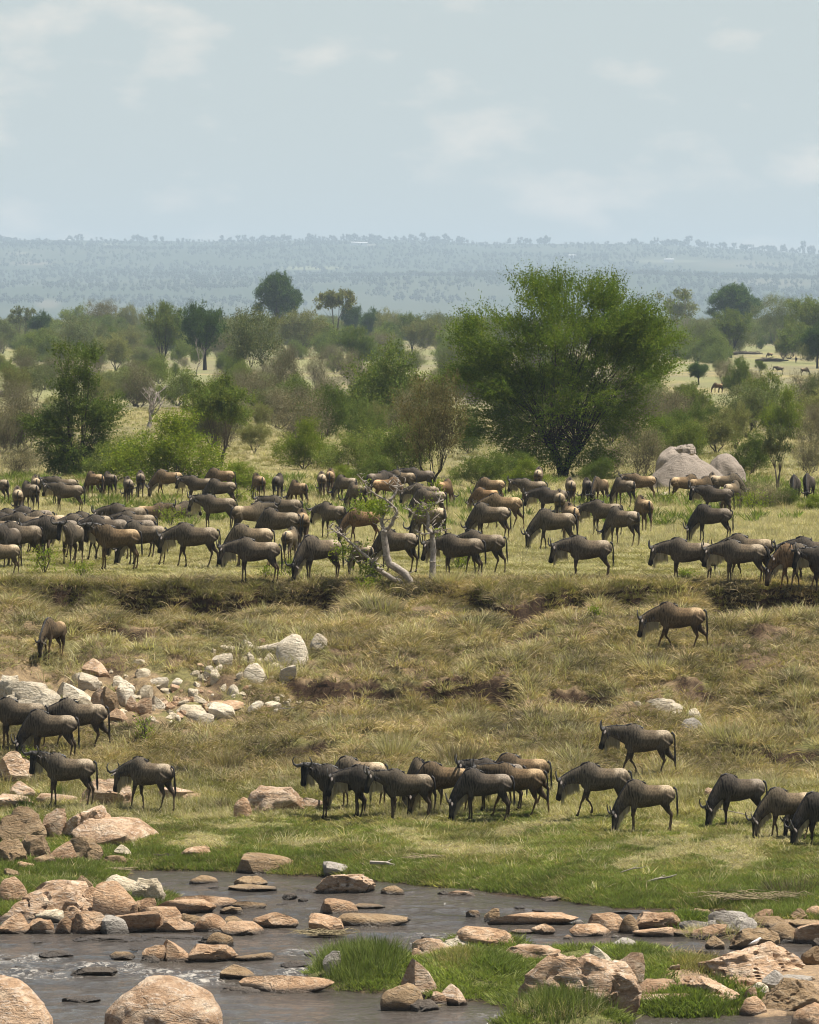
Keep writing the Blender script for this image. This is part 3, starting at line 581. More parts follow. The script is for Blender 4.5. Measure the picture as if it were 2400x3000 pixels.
# px, bottom row, width px, top row, kind, seed, label   (rows and widths are those of the photograph)
TREES = [
 (647, 1362, 235, 1116, 'umbrella', 0, 'spreading green umbrella acacia on several thin stems, left of the big tree'),
 (435, 1258, 150, 1095, 'dead', 0, 'pale leafless dead tree with forked limbs on the left of the plain'),
 (575, 1102, 75, 985, 'dead', 1, 'bleached dead tree standing below the two dark round trees'),
 (600, 1085, 140, 893, 'dark', 0, 'dark round-crowned tree, right of the pair on the far plain'),
 (475, 1083, 118, 889, 'round', 0, 'green round-crowned tree, left of the pair on the far plain'),
 (745, 1142, 190, 915, 'grey', 0, 'grey-green many-stemmed tree below the tall evergreen'),
 (226, 1012, 110, 902, 'round', 1, 'mid green tree on the skyline left, beside the brownish crown'),
 (297, 1006, 125, 874, 'brown', 0, 'brownish crown rising above its green neighbours on the left skyline'),
 (64, 1020, 78, 896, 'pale', 0, 'thin airy tree at the left end of the skyline'),
 (115, 1022, 62, 912, 'dark', 1, 'small dark tree beside the airy tree on the left skyline'),
 (8, 1036, 90, 940, 'grey', 1, 'grey-green tree cut by the left edge of the picture'),
 (380, 1012, 80, 892, 'olive', 0, 'pale olive tree on the skyline, right of the brownish crown'),
 (340, 1087, 112, 980, 'olive', 1, 'olive tree in front of the left skyline trees'),
 (183, 1025, 90, 965, 'grey', 2, 'low grey-green tree under the left skyline'),
 (84, 1132, 66, 1028, 'grey', 0, 'greyish young tree above the two-tiered tree on its left'),
 (26, 1142, 56, 1058, 'umbrella', 1, 'small thin-stemmed tree near the left edge of the plain'),
 (812, 1018, 128, 812, 'evergreen', 0, 'tall dark evergreen standing alone above the skyline left of centre'),
 (985, 1030, 112, 845, 'tall', 0, 'slender tall tree with a broken flat crown on the central skyline'),
 (1032, 1012, 66, 888, 'dark', 0, 'small dark tree just right of the slender flat-crowned tree'),
 (1085, 1014, 56, 903, 'dark', 1, 'second small dark tree right of the slender flat-crowned tree'),
 (880, 1044, 150, 906, 'olive', 0, 'wide olive tree under the tall evergreen'),
 (1142, 1022, 90, 908, 'olive', 1, 'pale olive tree on the skyline between dark trees and the big acacia'),
 (1208, 1032, 84, 916, 'round', 2, 'green tree on the skyline left of the big acacia'),
 (1282, 1030, 108, 918, 'grey', 1, 'grey-green tree half behind the left side of the big acacia'),
 (1043, 1095, 92, 966, 'round', 1, 'upright green tree in the middle of the plain below the skyline'),
 (842, 1207, 80, 1026, 'thorn', 0, 'sparse grey tree with bare twigs in the middle distance'),
 (928, 1138, 70, 1030, 'thorn', 1, 'sparse thorn tree beside the upright green tree'),
 (1105, 1285, 240, 1032, 'shrub', 0, 'broad dull-green spreading tree left of the big acacia'),
 (1262, 1432, 215, 1100, 'brown', 0, 'reddish-brown tangled tree against the left flank of the big acacia'),
 (940, 1295, 135, 1136, 'shrub', 1, 'rounded green shrub tree between the umbrella acacia and the broad one'),
 (890, 1375, 150, 1240, 'bush', 0, 'bright green bush right of the umbrella acacia stems'),
 (1035, 1395, 170, 1262, 'shrub', 2, 'low green bush below the rounded shrub tree'),
 (1165, 1415, 180, 1225, 'shrub', 1, 'dense green bush beside the reddish-brown tree'),
 (1002, 1418, 90, 1368, 'bush', 1, 'small bright bush right behind the central back row of the herd'),
 (500, 1422, 285, 1225, 'bush', 0, 'wide bright green bush right of the two-tiered tree'),
 (338, 1412, 170, 1290, 'shrub', 0, 'dark green bush filling the gap right of the two-tiered tree'),
 (700, 1440, 170, 1362, 'bush', 1, 'low leafy bush behind the herd below the umbrella acacia'),
 (1995, 1012, 142, 848, 'pale', 1, 'pale airy tree rising behind the right edge of the big acacia'),
 (2150, 1002, 148, 836, 'evergreen', 0, 'broad flat-topped dark tree on the right skyline'),
 (2141, 1048, 124, 908, 'round', 0, 'green tree below the broad flat-topped dark tree'),
 (2056, 1052, 84, 950, 'grey', 2, 'grey-green tree right of the pale airy tree'),
 (2278, 1028, 142, 870, 'grey', 1, 'wide grey-green tree on the right skyline'),
 (2376, 1052, 135, 868, 'round', 2, 'green tree at the right end of the skyline'),
 (2395, 1080, 90, 945, 'dark', 1, 'dark tree at the right edge in front of the skyline trees'),
 (2047, 1128, 64, 1062, 'dark', 0, 'small dark tree with a thin trunk on the open right plain'),
 (2126, 1136, 52, 1055, 'thorn', 2, 'small grey thorn tree on the open right plain'),
 (2168, 1108, 32, 1046, 'round', 1, 'spindly sapling on the open right plain'),
 (2228, 1103, 30, 1055, 'round', 2, 'tiny green sapling near the far grazing animals'),
 (2295, 1054, 52, 988, 'olive', 0, 'small olive tree below the wide grey-green tree'),
 (2027, 1262, 122, 1125, 'umbrella', 1, 'flat-crowned green acacia right of the big tree, on the near plain'),
 (2215, 1258, 120, 1100, 'shrub', 2, 'bushy green tree right of the flat-crowned acacia'),
 (2300, 1284, 122, 1146, 'bush', 0, 'rounded green tree overlapping the bushy one on the right'),
 (2400, 1236, 110, 1100, 'grey', 0, 'grey-green tree at the right edge of the near plain'),
 (2278, 1445, 108, 1246, 'pale', 0, 'slim young tree on a thin trunk right of the granite boulders'),
 (1890, 1405, 130, 1262, 'thorn', 0, 'leafless grey thicket left of the granite boulders'),
 (1990, 1372, 130, 1240, 'shrub', 1, 'grey-green bush behind the granite boulders on their left'),
 (2100, 1330, 160, 1222, 'olive', 1, 'olive bush behind the top of the granite boulders'),
 (2190, 1395, 120, 1275, 'shrub', 0, 'green bush just right of the granite boulders'),
 (2372, 1392, 110, 1270, 'thorn', 1, 'grey thorn thicket at the right edge beyond the herd'),
 (1790, 1395, 110, 1300, 'thorn', 2, 'bare thicket under the right side of the big acacia'),
 (1480, 1412, 120, 1330, 'shrub', 2, 'low green bush under the left side of the big acacia'),
 (2232, 1492, 130, 1418, 'thorn', 1, 'tangled thorny shrub right of the herd at the boulders'),
 (2290, 1490, 80, 1432, 'shrub', 1, 'small dense green shrub right of the tangled thorny one'),
 (2385, 1500, 80, 1455, 'bush', 1, 'low green shrub at the right edge beside two dark animals'),
 (1092, 1422, 120, 1340, 'shrub', 0, 'green bush between the small bright bush and the reddish-brown tree'),
 (1545, 1425, 110, 1350, 'bush', 1, 'low bush beside the big acacia trunk on its left'),
 (1745, 1418, 90, 1345, 'shrub', 1, 'low bush beside the big acacia trunk on its right'),
 (1400, 1425, 130, 1330, 'shrub', 2, 'green bush between the reddish-brown tree and the big acacia'),
 (565, 1300, 90, 1215, 'shrub', 1, 'small green shrub behind the stems of the umbrella acacia'),
 (745, 1330, 100, 1240, 'olive', 0, 'small olive bush right behind the umbrella acacia'),
 (160, 1300, 130, 1180, 'grey', 1, 'grey-green bush behind the two-tiered tree'),
 (285, 1215, 110, 1100, 'olive', 1, 'olive tree left of the pale dead tree'),
 (520, 1190, 110, 1085, 'shrub', 0, 'green shrub right of the pale dead tree'),
 (1330, 1180, 130, 1060, 'shrub', 2, 'green shrub against the upper left flank of the big acacia'),
 (1900, 1240, 110, 1120, 'grey', 2, 'grey-green bush at the right flank of the big acacia'),
 (1925, 1335, 120, 1225, 'shrub', 0, 'green bush low at the right flank of the big acacia'),
 (60, 1400, 120, 1310, 'thorn', 0, 'grey thicket left of the two-tiered tree'),
]
SZ = {'round': (4.9, 4.9), 'umbrella': (5.4, 4.9), 'dark': (4.7, 5.0), 'grey': (4.9, 4.9), 'olive': (5.0, 4.9), 'brown': (4.7, 4.9), 'bush': (4.9, 4.1), 'shrub': (4.9, 3.9), 'thorn': (4.7, 4.5), 'evergreen': (4.7, 5.2), 'tall': (4.4, 5.2), 'pale': (5.0, 5.0), 'dead': (4.4, 4.6)}
rt_ = random.Random(4)
for (px, row, w, top, kind, k, lab) in TREES:
    x, y, z = hit(px, row); s = scale_at(y); ww, hh = SZ[kind]; me = K[kind][k % len(K[kind])]
    low = kind in ('bush', 'shrub', 'thorn')
    sx, sz = w / s / ww * (1.22 if low else 1.06), (row - top) / s / hh * (1.08 if low else 1)
    place_tree({'thorn': 'thorn_bush', 'bush': 'green_bush', 'shrub': 'green_shrub', 'dead': 'dead_tree'}.get(kind, 'savanna_tree'), me, px, row, lab, 'bush' if low and (row - top) / s < 4.2 else 'tree',
               (sx, sx, sz), 0 if kind in ('tall', 'evergreen', 'dead') else rt_.uniform(-.6, .6), parts=('stems', 'foliage') if low else ('trunk', 'crown'))
# thickets and small scrub nobody can tell apart
n = 0
while n < 285:
    row = 1000 + 330 * rt_.random() ** 1.2; px = rt_.uniform(-20, 2420)
    if px > 1900 and 1060 < row < 1260 and rt_.random() < .8: continue
    if abs(px - 435) < 105 and row > 1200: continue
    if px < 1950 and row > 1010 and fbm(np.array([px * .004]), np.array([row * .012]), 7, 2)[0] < .42: continue
    x, y, z = hit(px, row); kind = rt_.choice(['thorn', 'thorn', 'grey', 'shrub', 'olive', 'shrub']); me = K[kind][rt_.randrange(len(K[kind]))]
    h = rt_.uniform(1.5, 3.8) * (1.3 if row < 1060 else 1); ww, hh = SZ[kind]
    rt = root('thorn_bush' if kind == 'thorn' else 'scrub_bush', (x, y, z - .05), rt_.uniform(0, 6.28), (h / ww * rt_.uniform(.8, 1.3),) * 2 + (h / hh,))
    tag(rt, 'bare grey-brown thorn scrub on the plain between the trees' if kind == 'thorn' else 'small grey-green scrub bush on the plain between the trees', 'bush', 'thorn scrub scattered over the plain' if kind == 'thorn' else 'green scrub scattered over the plain')
    obj('stems', me[0], rt); obj('foliage', me[1], rt); n += 1

# hedge of distant woodland closing the skyline behind the named trees
srcs = [mm for k in ('round', 'olive', 'grey', 'shrub') for mm in (K[k][0][1], K[k][1][1])]
N = 1000; Yh = rs.uniform(980, 2300, N); Yh = np.where(rs.rand(N) < .6, Yh * .4 + 1300, Yh); Xh = rs.uniform(-.085, .085, N) * Yh
scatter('far_thicket', np.stack([Xh, Yh, ground(Xh, Yh) - 1.0], -1), rs.uniform(0, 6.28, N), rs.uniform(.9, 1.7, N), rs.randint(0, 8, N), srcs, 'continuous bushland closing the far side of the plain below the hill', 'bushland')

# fallen logs on the far plain
for (px, row, L, lab) in [(2262, 1062, 5.5, 'long grey fallen log lying on the far right plain'), (2190, 1040, 6.0, 'thin fallen tree lying behind the grey log'), (20, 1168, 2.5, 'dark fallen trunk at the left edge of the plain')]:
    x, y, z = hit(px, row); q = MB(); r = random.Random(px)
    q.tube([(-L / 2, 0, .2), (-L / 4, .1, .42), (0, 0, .38), (L / 4, -.1, .3), (L / 2, 0, .35)], [.3, .32, .26, .2, .08], 7)
    for k in range(9): q.tube([(r.uniform(-L / 2, L / 2), 0, .3), (r.uniform(-L / 2, L / 2), r.uniform(-.6, .6), r.uniform(.5, 1.0))], [.07, .02], 4)
    tag(obj('fallen_log', q.mesh('fallen_log', BARK, True), loc=(x, y, z)), lab, 'log')

# the two pale, broken trees on the lip of the bank: polylines in photograph pixels, given real depth
def px3(px, row, Y, dy=0): return ((px - 1200) / F * (Y + dy), Y + dy, CAM_H - (row - HOR) / F * (Y + dy))
def lip_tree(name, base, paths, label, leafpts):
    X0, Y0, Z0 = hit(*base); rt = root(name, (X0, Y0, Z0)); tag(rt, label, 'tree'); rg = random.Random(base[0])
    tr = MB(); br = MB()
    for kind, pts, r0, r1, dy in paths:
        P = []
        for i, (a, b) in enumerate(pts):
            q = px3(a, b, Y0, dy * i / max(1, len(pts) - 1) * 1.0); P.append((q[0] - X0, q[1] - Y0, q[2] - Z0))
        Pd = []
        for i in range(len(P) - 1):
            for t in (0, .5): Pd.append(tuple(a + (b - a) * t + (rg.uniform(-.012, .012) if t else 0) for a, b in zip(P[i], P[i + 1])))
        Pd.append(P[-1]); n = len(Pd)
        (tr if kind == 't' else br).tube(Pd, [r0 + (r1 - r0) * i / (n - 1) for i in range(n)], 8 if kind == 't' else 6)
        if kind == 't':
            for k in range(5):
                i = rg.randint(1, n - 1); c = Vector(Pd[i]); tr.tube([c + Vector((rg.uniform(-.05, .05), -.03, rg.uniform(-.04, .04))), c + Vector((rg.uniform(-.12, .12), -.10, rg.uniform(.0, .12)))], [.05, .02], 6)
        for k in range(int(n * (1.2 if kind == 'b' else .2))):
            i = rg.randint(1, n - 1); p = Vector(Pd[i]); q1 = p + Vector((rg.uniform(-.2, .2), rg.uniform(-.25, .25), rg.uniform(-.1, .2))); q2 = q1 + Vector((rg.uniform(-.18, .18), rg.uniform(-.2, .2), rg.uniform(-.12, .15)))
            br.tube([p, q1, q2], [.017, .012, .005], 4)
    obj('trunk', tr.mesh('trunk', BARK_P, True), rt); ob_ = obj('branches', br.mesh('branches', BARK_P, True), rt); ob_['kind'] = 'stuff'
    V = []; rgn = np.random.RandomState(base[0])
    for a, b, n, sp in leafpts:
        q = px3(a, b, Y0); c = np.array([q[0] - X0, q[1] - Y0, q[2] - Z0])
        bb = c + rgn.normal(0, sp, (n, 3)) * [1, 1, .6]; dv = rgn.normal(0, .12, (n, 3)); V.append(np.hstack([bb, dv]))
    v, f, t = leaves(np.vstack(V), 5, .075, rgn, 0, .02, .6); obj('foliage', mesh_from('foliage', v, f, LEAF['bright'], False, t * 1.2), rt)
lip_tree('broken_tree', (1188, 1722), [
 ('t', [(1205, 1725), (1198, 1700), (1188, 1682), (1162, 1664), (1140, 1652), (1133, 1630), (1128, 1590), (1124, 1562), (1127, 1552)], .125, .09, -.2),
 ('t', [(1198, 1738), (1178, 1712), (1166, 1703), (1140, 1688), (1115, 1672), (1105, 1664)], .10, .06, -.3),
 ('b', [(1127, 1554), (1118, 1530), (1120, 1512), (1128, 1502)], .06, .04, .2), ('b', [(1130, 1556), (1148, 1535), (1156, 1515), (1164, 1503), (1158, 1488), (1148, 1478), (1128, 1462), (1100, 1448), (1080, 1434), (1068, 1412), (1062, 1406)], .055, .015, -.4),
 ('b', [(1150, 1480), (1130, 1483), (1108, 1488)], .03, .012, .3), ('b', [(1142, 1470), (1154, 1452), (1162, 1440), (1165, 1418), (1168, 1405)], .045, .02, .3), ('b', [(1165, 1428), (1185, 1420), (1198, 1438)], .02, .008, .3), ('b', [(1165, 1422), (1150, 1424), (1138, 1420)], .02, .008, -.3),
 ('b', [(1105, 1664), (1097, 1655), (1080, 1650), (1060, 1647)], .035, .012, -.3), ('b', [(1118, 1668), (1112, 1655), (1100, 1650), (1092, 1652), (1078, 1638)], .03, .015, .3),
 ('b', [(1112, 1672), (1090, 1650), (1082, 1638), (1057, 1617), (1040, 1602), (1027, 1590), (1014, 1577), (1000, 1567), (988, 1560), (975, 1550), (962, 1543)], .055, .015, -.5), ('b', [(1100, 1678), (1088, 1686), (1070, 1690)], .025, .01, -.2),
 ('b', [(1027, 1590), (1018, 1605), (1005, 1615)], .02, .008, .2), ('b', [(1040, 1602), (1028, 1626), (1040, 1640), (1052, 1652)], .03, .03, .3), ('b', [(1014, 1577), (1008, 1566), (990, 1572)], .018, .006, .2)],
 'pale leaning tree with broken twisted limbs on the lip of the bank', [(1080, 1480, 90, .16), (1110, 1495, 80, .14), (1050, 1485, 22, .14), (1122, 1470, 16, .1), (1066, 1420, 10, .08), (1085, 1665, 90, .18), (1095, 1682, 26, .14), (1015, 1620, 70, .2), (1000, 1600, 24, .14), (1060, 1600, 10, .1), (975, 1560, 8, .08)])
lip_tree('broken_tree', (1265, 1705), [
 ('t', [(1266, 1712), (1266, 1690), (1268, 1650), (1270, 1620), (1269, 1585), (1266, 1562)], .105, .075, .1),
 ('b', [(1266, 1562), (1240, 1565), (1222, 1560)], .025, .01, -.3), ('b', [(1266, 1564), (1252, 1548), (1256, 1525), (1252, 1500), (1250, 1496), (1268, 1478), (1300, 1464)], .065, .022, .2),
 ('b', [(1250, 1496), (1235, 1482), (1220, 1468)], .03, .012, .3), ('b', [(1242, 1512), (1225, 1510), (1208, 1502), (1198, 1494)], .026, .01, -.2), ('b', [(1268, 1562), (1288, 1546), (1298, 1530)], .035, .012, .3), ('b', [(1268, 1562), (1290, 1560), (1302, 1552)], .028, .01, -.3), ('b', [(1285, 1470), (1290, 1455), (1282, 1440)], .018, .008, .1)],
 'second pale broken tree with an upright trunk, right of the leaning one', [(1278, 1420, 20, .09), (1240, 1490, 24, .13), (1225, 1500, 10, .1), (1260, 1470, 14, .12), (1290, 1555, 10, .1)])
# ------------------------------------------------------------------ rocks
ROCK = {'pink': m_rock('pink granite', [(.3, (.27, .165, .09)), (.5, (.45, .31, .20)), (.72, (.60, .485, .36))], (.66, .59, .51), .6),
        'orange': m_rock('ochre granite', [(.3, (.24, .145, .08)), (.5, (.40, .26, .155)), (.72, (.52, .38, .26))], (.56, .47, .36), .5),
        'brown': m_rock('brown river stone', [(.2, (.16, .105, .06)), (.5, (.26, .18, .10)), (.8, (.36, .27, .17))], (.34, .29, .22), .4),
        'white': m_rock('white quartz', [(.2, (.38, .31, .21)), (.5, (.56, .49, .37)), (.8, (.66, .60, .49))], (.70, .65, .55), .6, (.10, .085, .07), False),
        'cream': m_rock('cream stone', [(.2, (.37, .31, .21)), (.5, (.52, .445, .32)), (.8, (.61, .54, .41))], (.66, .61, .50), .4),
        'grey': m_rock('grey stone', [(.2, (.22, .20, .18)), (.5, (.34, .31, .27)), (.8, (.44, .41, .36))], (.50, .47, .42), .5),
        'dark': m_rock('dark wet stone', [(.2, (.05, .042, .035)), (.5, (.095, .078, .062)), (.8, (.15, .12, .095))], (.2, .17, .13), .3),
        'granite': m_rock('weathered granite dome', [(.2, (.26, .22, .18)), (.5, (.30, .255, .21)), (.8, (.33, .285, .24))], (.36, .32, .275), .25, (.30, .26, .22), False, .12)}
import bmesh
from mathutils import noise as mnoise
def rock_mesh(name, seed, style, sub=3):
    """unit rock: x,y in -0.5..0.5, z in -0.35..1"""
    rg = random.Random(seed); bm = bmesh.new(); bmesh.ops.create_icosphere(bm, subdivisions=sub, radius=1.0)
    off = Vector((rg.uniform(0, 99), rg.uniform(0, 99), rg.uniform(0, 99)))
    planes = []
    if style == 'dome': rg.random()
    np_ = {'dome': 2, 'round': 5, 'angular': 20, 'slab': 14, 'crag': 12}[style]
    for k in range(np_):
        d = Vector((rg.gauss(0, 1), rg.gauss(0, 1), rg.gauss(0, .7) + .15)).normalized(); planes.append((d, rg.uniform(.36, .74) if style == 'angular' else rg.uniform(.50, .82) if style in ('crag', 'slab') else rg.uniform(.76, .94)))
    for v in bm.verts:
        p = v.co.copy()
        amp = {'dome': .08, 'round': .16, 'angular': .10, 'slab': .16, 'crag': .22}[style]
        p *= 1 + amp * (mnoise.noise(p * 1.1 + off)) * 1.6
        for d, h in planes:
            e = p.dot(d) - h
            if e > 0: p -= d * e * (1.0 if style in ('angular', 'crag', 'slab') else .8)
        p += p.normalized() * (.35 if style == 'angular' else 1) * (.055 * mnoise.noise(p * 3.2 + off) + (.05 if style == 'crag' else .022) * mnoise.noise(p * 8 + off) + .012 * mnoise.noise(p * 18 + off))
        if style in ('crag', 'slab'):                                            # deep joints
            g = abs(mnoise.noise(Vector((p.x * 2.1, p.y * 2.1, p.z * .7)) + off * 2)); p *= 1 - .16 * max(0, 1 - g / .07)
        v.co = p
    co = np.array([v.co for v in bm.verts]); mn, mx = co.min(0), co.max(0)
    for v, c in zip(bm.verts, co):
        q = (c - mn) / (mx - mn); v.co = (q[0] - .5, q[1] - .5, (q[2] - .40) / .60 if q[2] > .40 else (q[2] - .40) / .40 * .35)
        if style != 'slab' and name == 'rock': v.co.x *= 1 + .10 * max(0, .5 - v.co.z); v.co.y *= 1 + .15 * max(0, .5 - v.co.z)
    me = bpy.data.meshes.new(name); bm.to_mesh(me); bm.free()
    try: me.polygons.foreach_set('use_smooth', np.full(len(me.polygons), True)); me.set_sharp_from_angle(angle=R(26 if style == 'angular' else 38 if style == 'crag' else 60))
    except Exception: pass
    return me
ROCKM = {}
for st, nn in (('round', 6), ('angular', 8), ('slab', 5), ('crag', 4), ('dome', 2)): ROCKM[st] = [rock_mesh('rock', 10 * hash_ + {'round': 1, 'angular': 2, 'slab': 3, 'crag': 4, 'dome': 5}[st], st, 4 if st == 'crag' else 3) for hash_ in range(nn)]
_rc = {}
def stones(name, items, m, label, cat):
    V = []; Fc = []; k = 0; r = random.Random(len(items))
    for (px, row, w_, hh_) in items:
        X, D, z = hit(px, row, True); s = scale_at(D); me = ROCKM['angular'][r.randrange(8)] if hh_ > .3 else ROCKM['slab'][r.randrange(5)]
        co = np.zeros(len(me.vertices) * 3, np.float32); me.vertices.foreach_get('co', co); co = co.reshape(-1, 3).astype(float)
        a = r.uniform(0, 6.28); w = w_ / s; x, y = co[:, 0] * w, co[:, 1] * w * .8; V.append(np.stack([x * math.cos(a) - y * math.sin(a) + X, x * math.sin(a) + y * math.cos(a) + D + w * .4, co[:, 2] * w * hh_ + z], -1))
        fc = np.zeros(len(me.polygons) * 3, np.int32); me.polygons.foreach_get('vertices', fc); Fc.append(fc.reshape(-1, 3) + k); k += len(co)
    o = obj(name, mesh_from(name, np.vstack(V), np.vstack(Fc), ROCK[m], False)); tag(o, label, cat, kind='stuff')
def place_rock(x0, y0, x1, y1, m, st, label, cat='rock', group=None, depth=None, sink=.1, seed=None, sub=None, name='rock', yaw=None, ground_z=None):
    if x1 - x0 > 60 and y0 > 2300: x0 -= (x1 - x0) * .05; x1 += (x1 - x0) * .05
    """rock whose outline in the photograph is the box x0,y0,x1,y1 (2400 x 3000 pixels)"""
    cx = (x0 + x1) / 2; X, D, z = hit(cx, y1, True); s = scale_at(D); w = (x1 - x0) / s; h = max(.06, (y1 - y0) / s)
    dp = depth or (w * .75 if st != 'slab' else w * .6); dp = min(dp, 4.5)
    if st == 'slab' or h < w * .25: h = max(.05, h - dp * .06)
    i = _rc.get(st, 0); _rc[st] = i + 1
    me = ROCKM[st][(seed if seed is not None else i) % len(ROCKM[st])]
    if sub: me = rock_mesh(name, seed or i, st, sub)
    D2 = D + dp * .42; X2 = cx_w = (cx - 1200) / F * D2
    key = (m, me.name)
    mm = me if not me.materials else me
    if not me.materials: me.materials.append(ROCK['pink'])
    o = bpy.data.objects.new(name, me); COL.objects.link(o)
    o.material_slots[0].link = 'OBJECT'; o.material_slots[0].material = ROCK[m]
    zz = min(z, float(ground(np.array([X2]), np.array([D2]))[0])) if z > WZ + .01 else z
    hh = h + (z - zz) if z - zz < .4 else h
    o.location = (X2, D2, (zz if ground_z is None else ground_z)); o.scale = (w, dp, h + (z - zz if 0 < z - zz < .3 else 0)); 
    flip = random.Random(i * 7 + int(x0)).choice([0, 0, math.pi]); o.rotation_euler = (0, 0, (flip + random.Random(int(x0 + y0)).uniform(-.25, .25)) if yaw is None else yaw)
    return tag(o, label, cat, group)

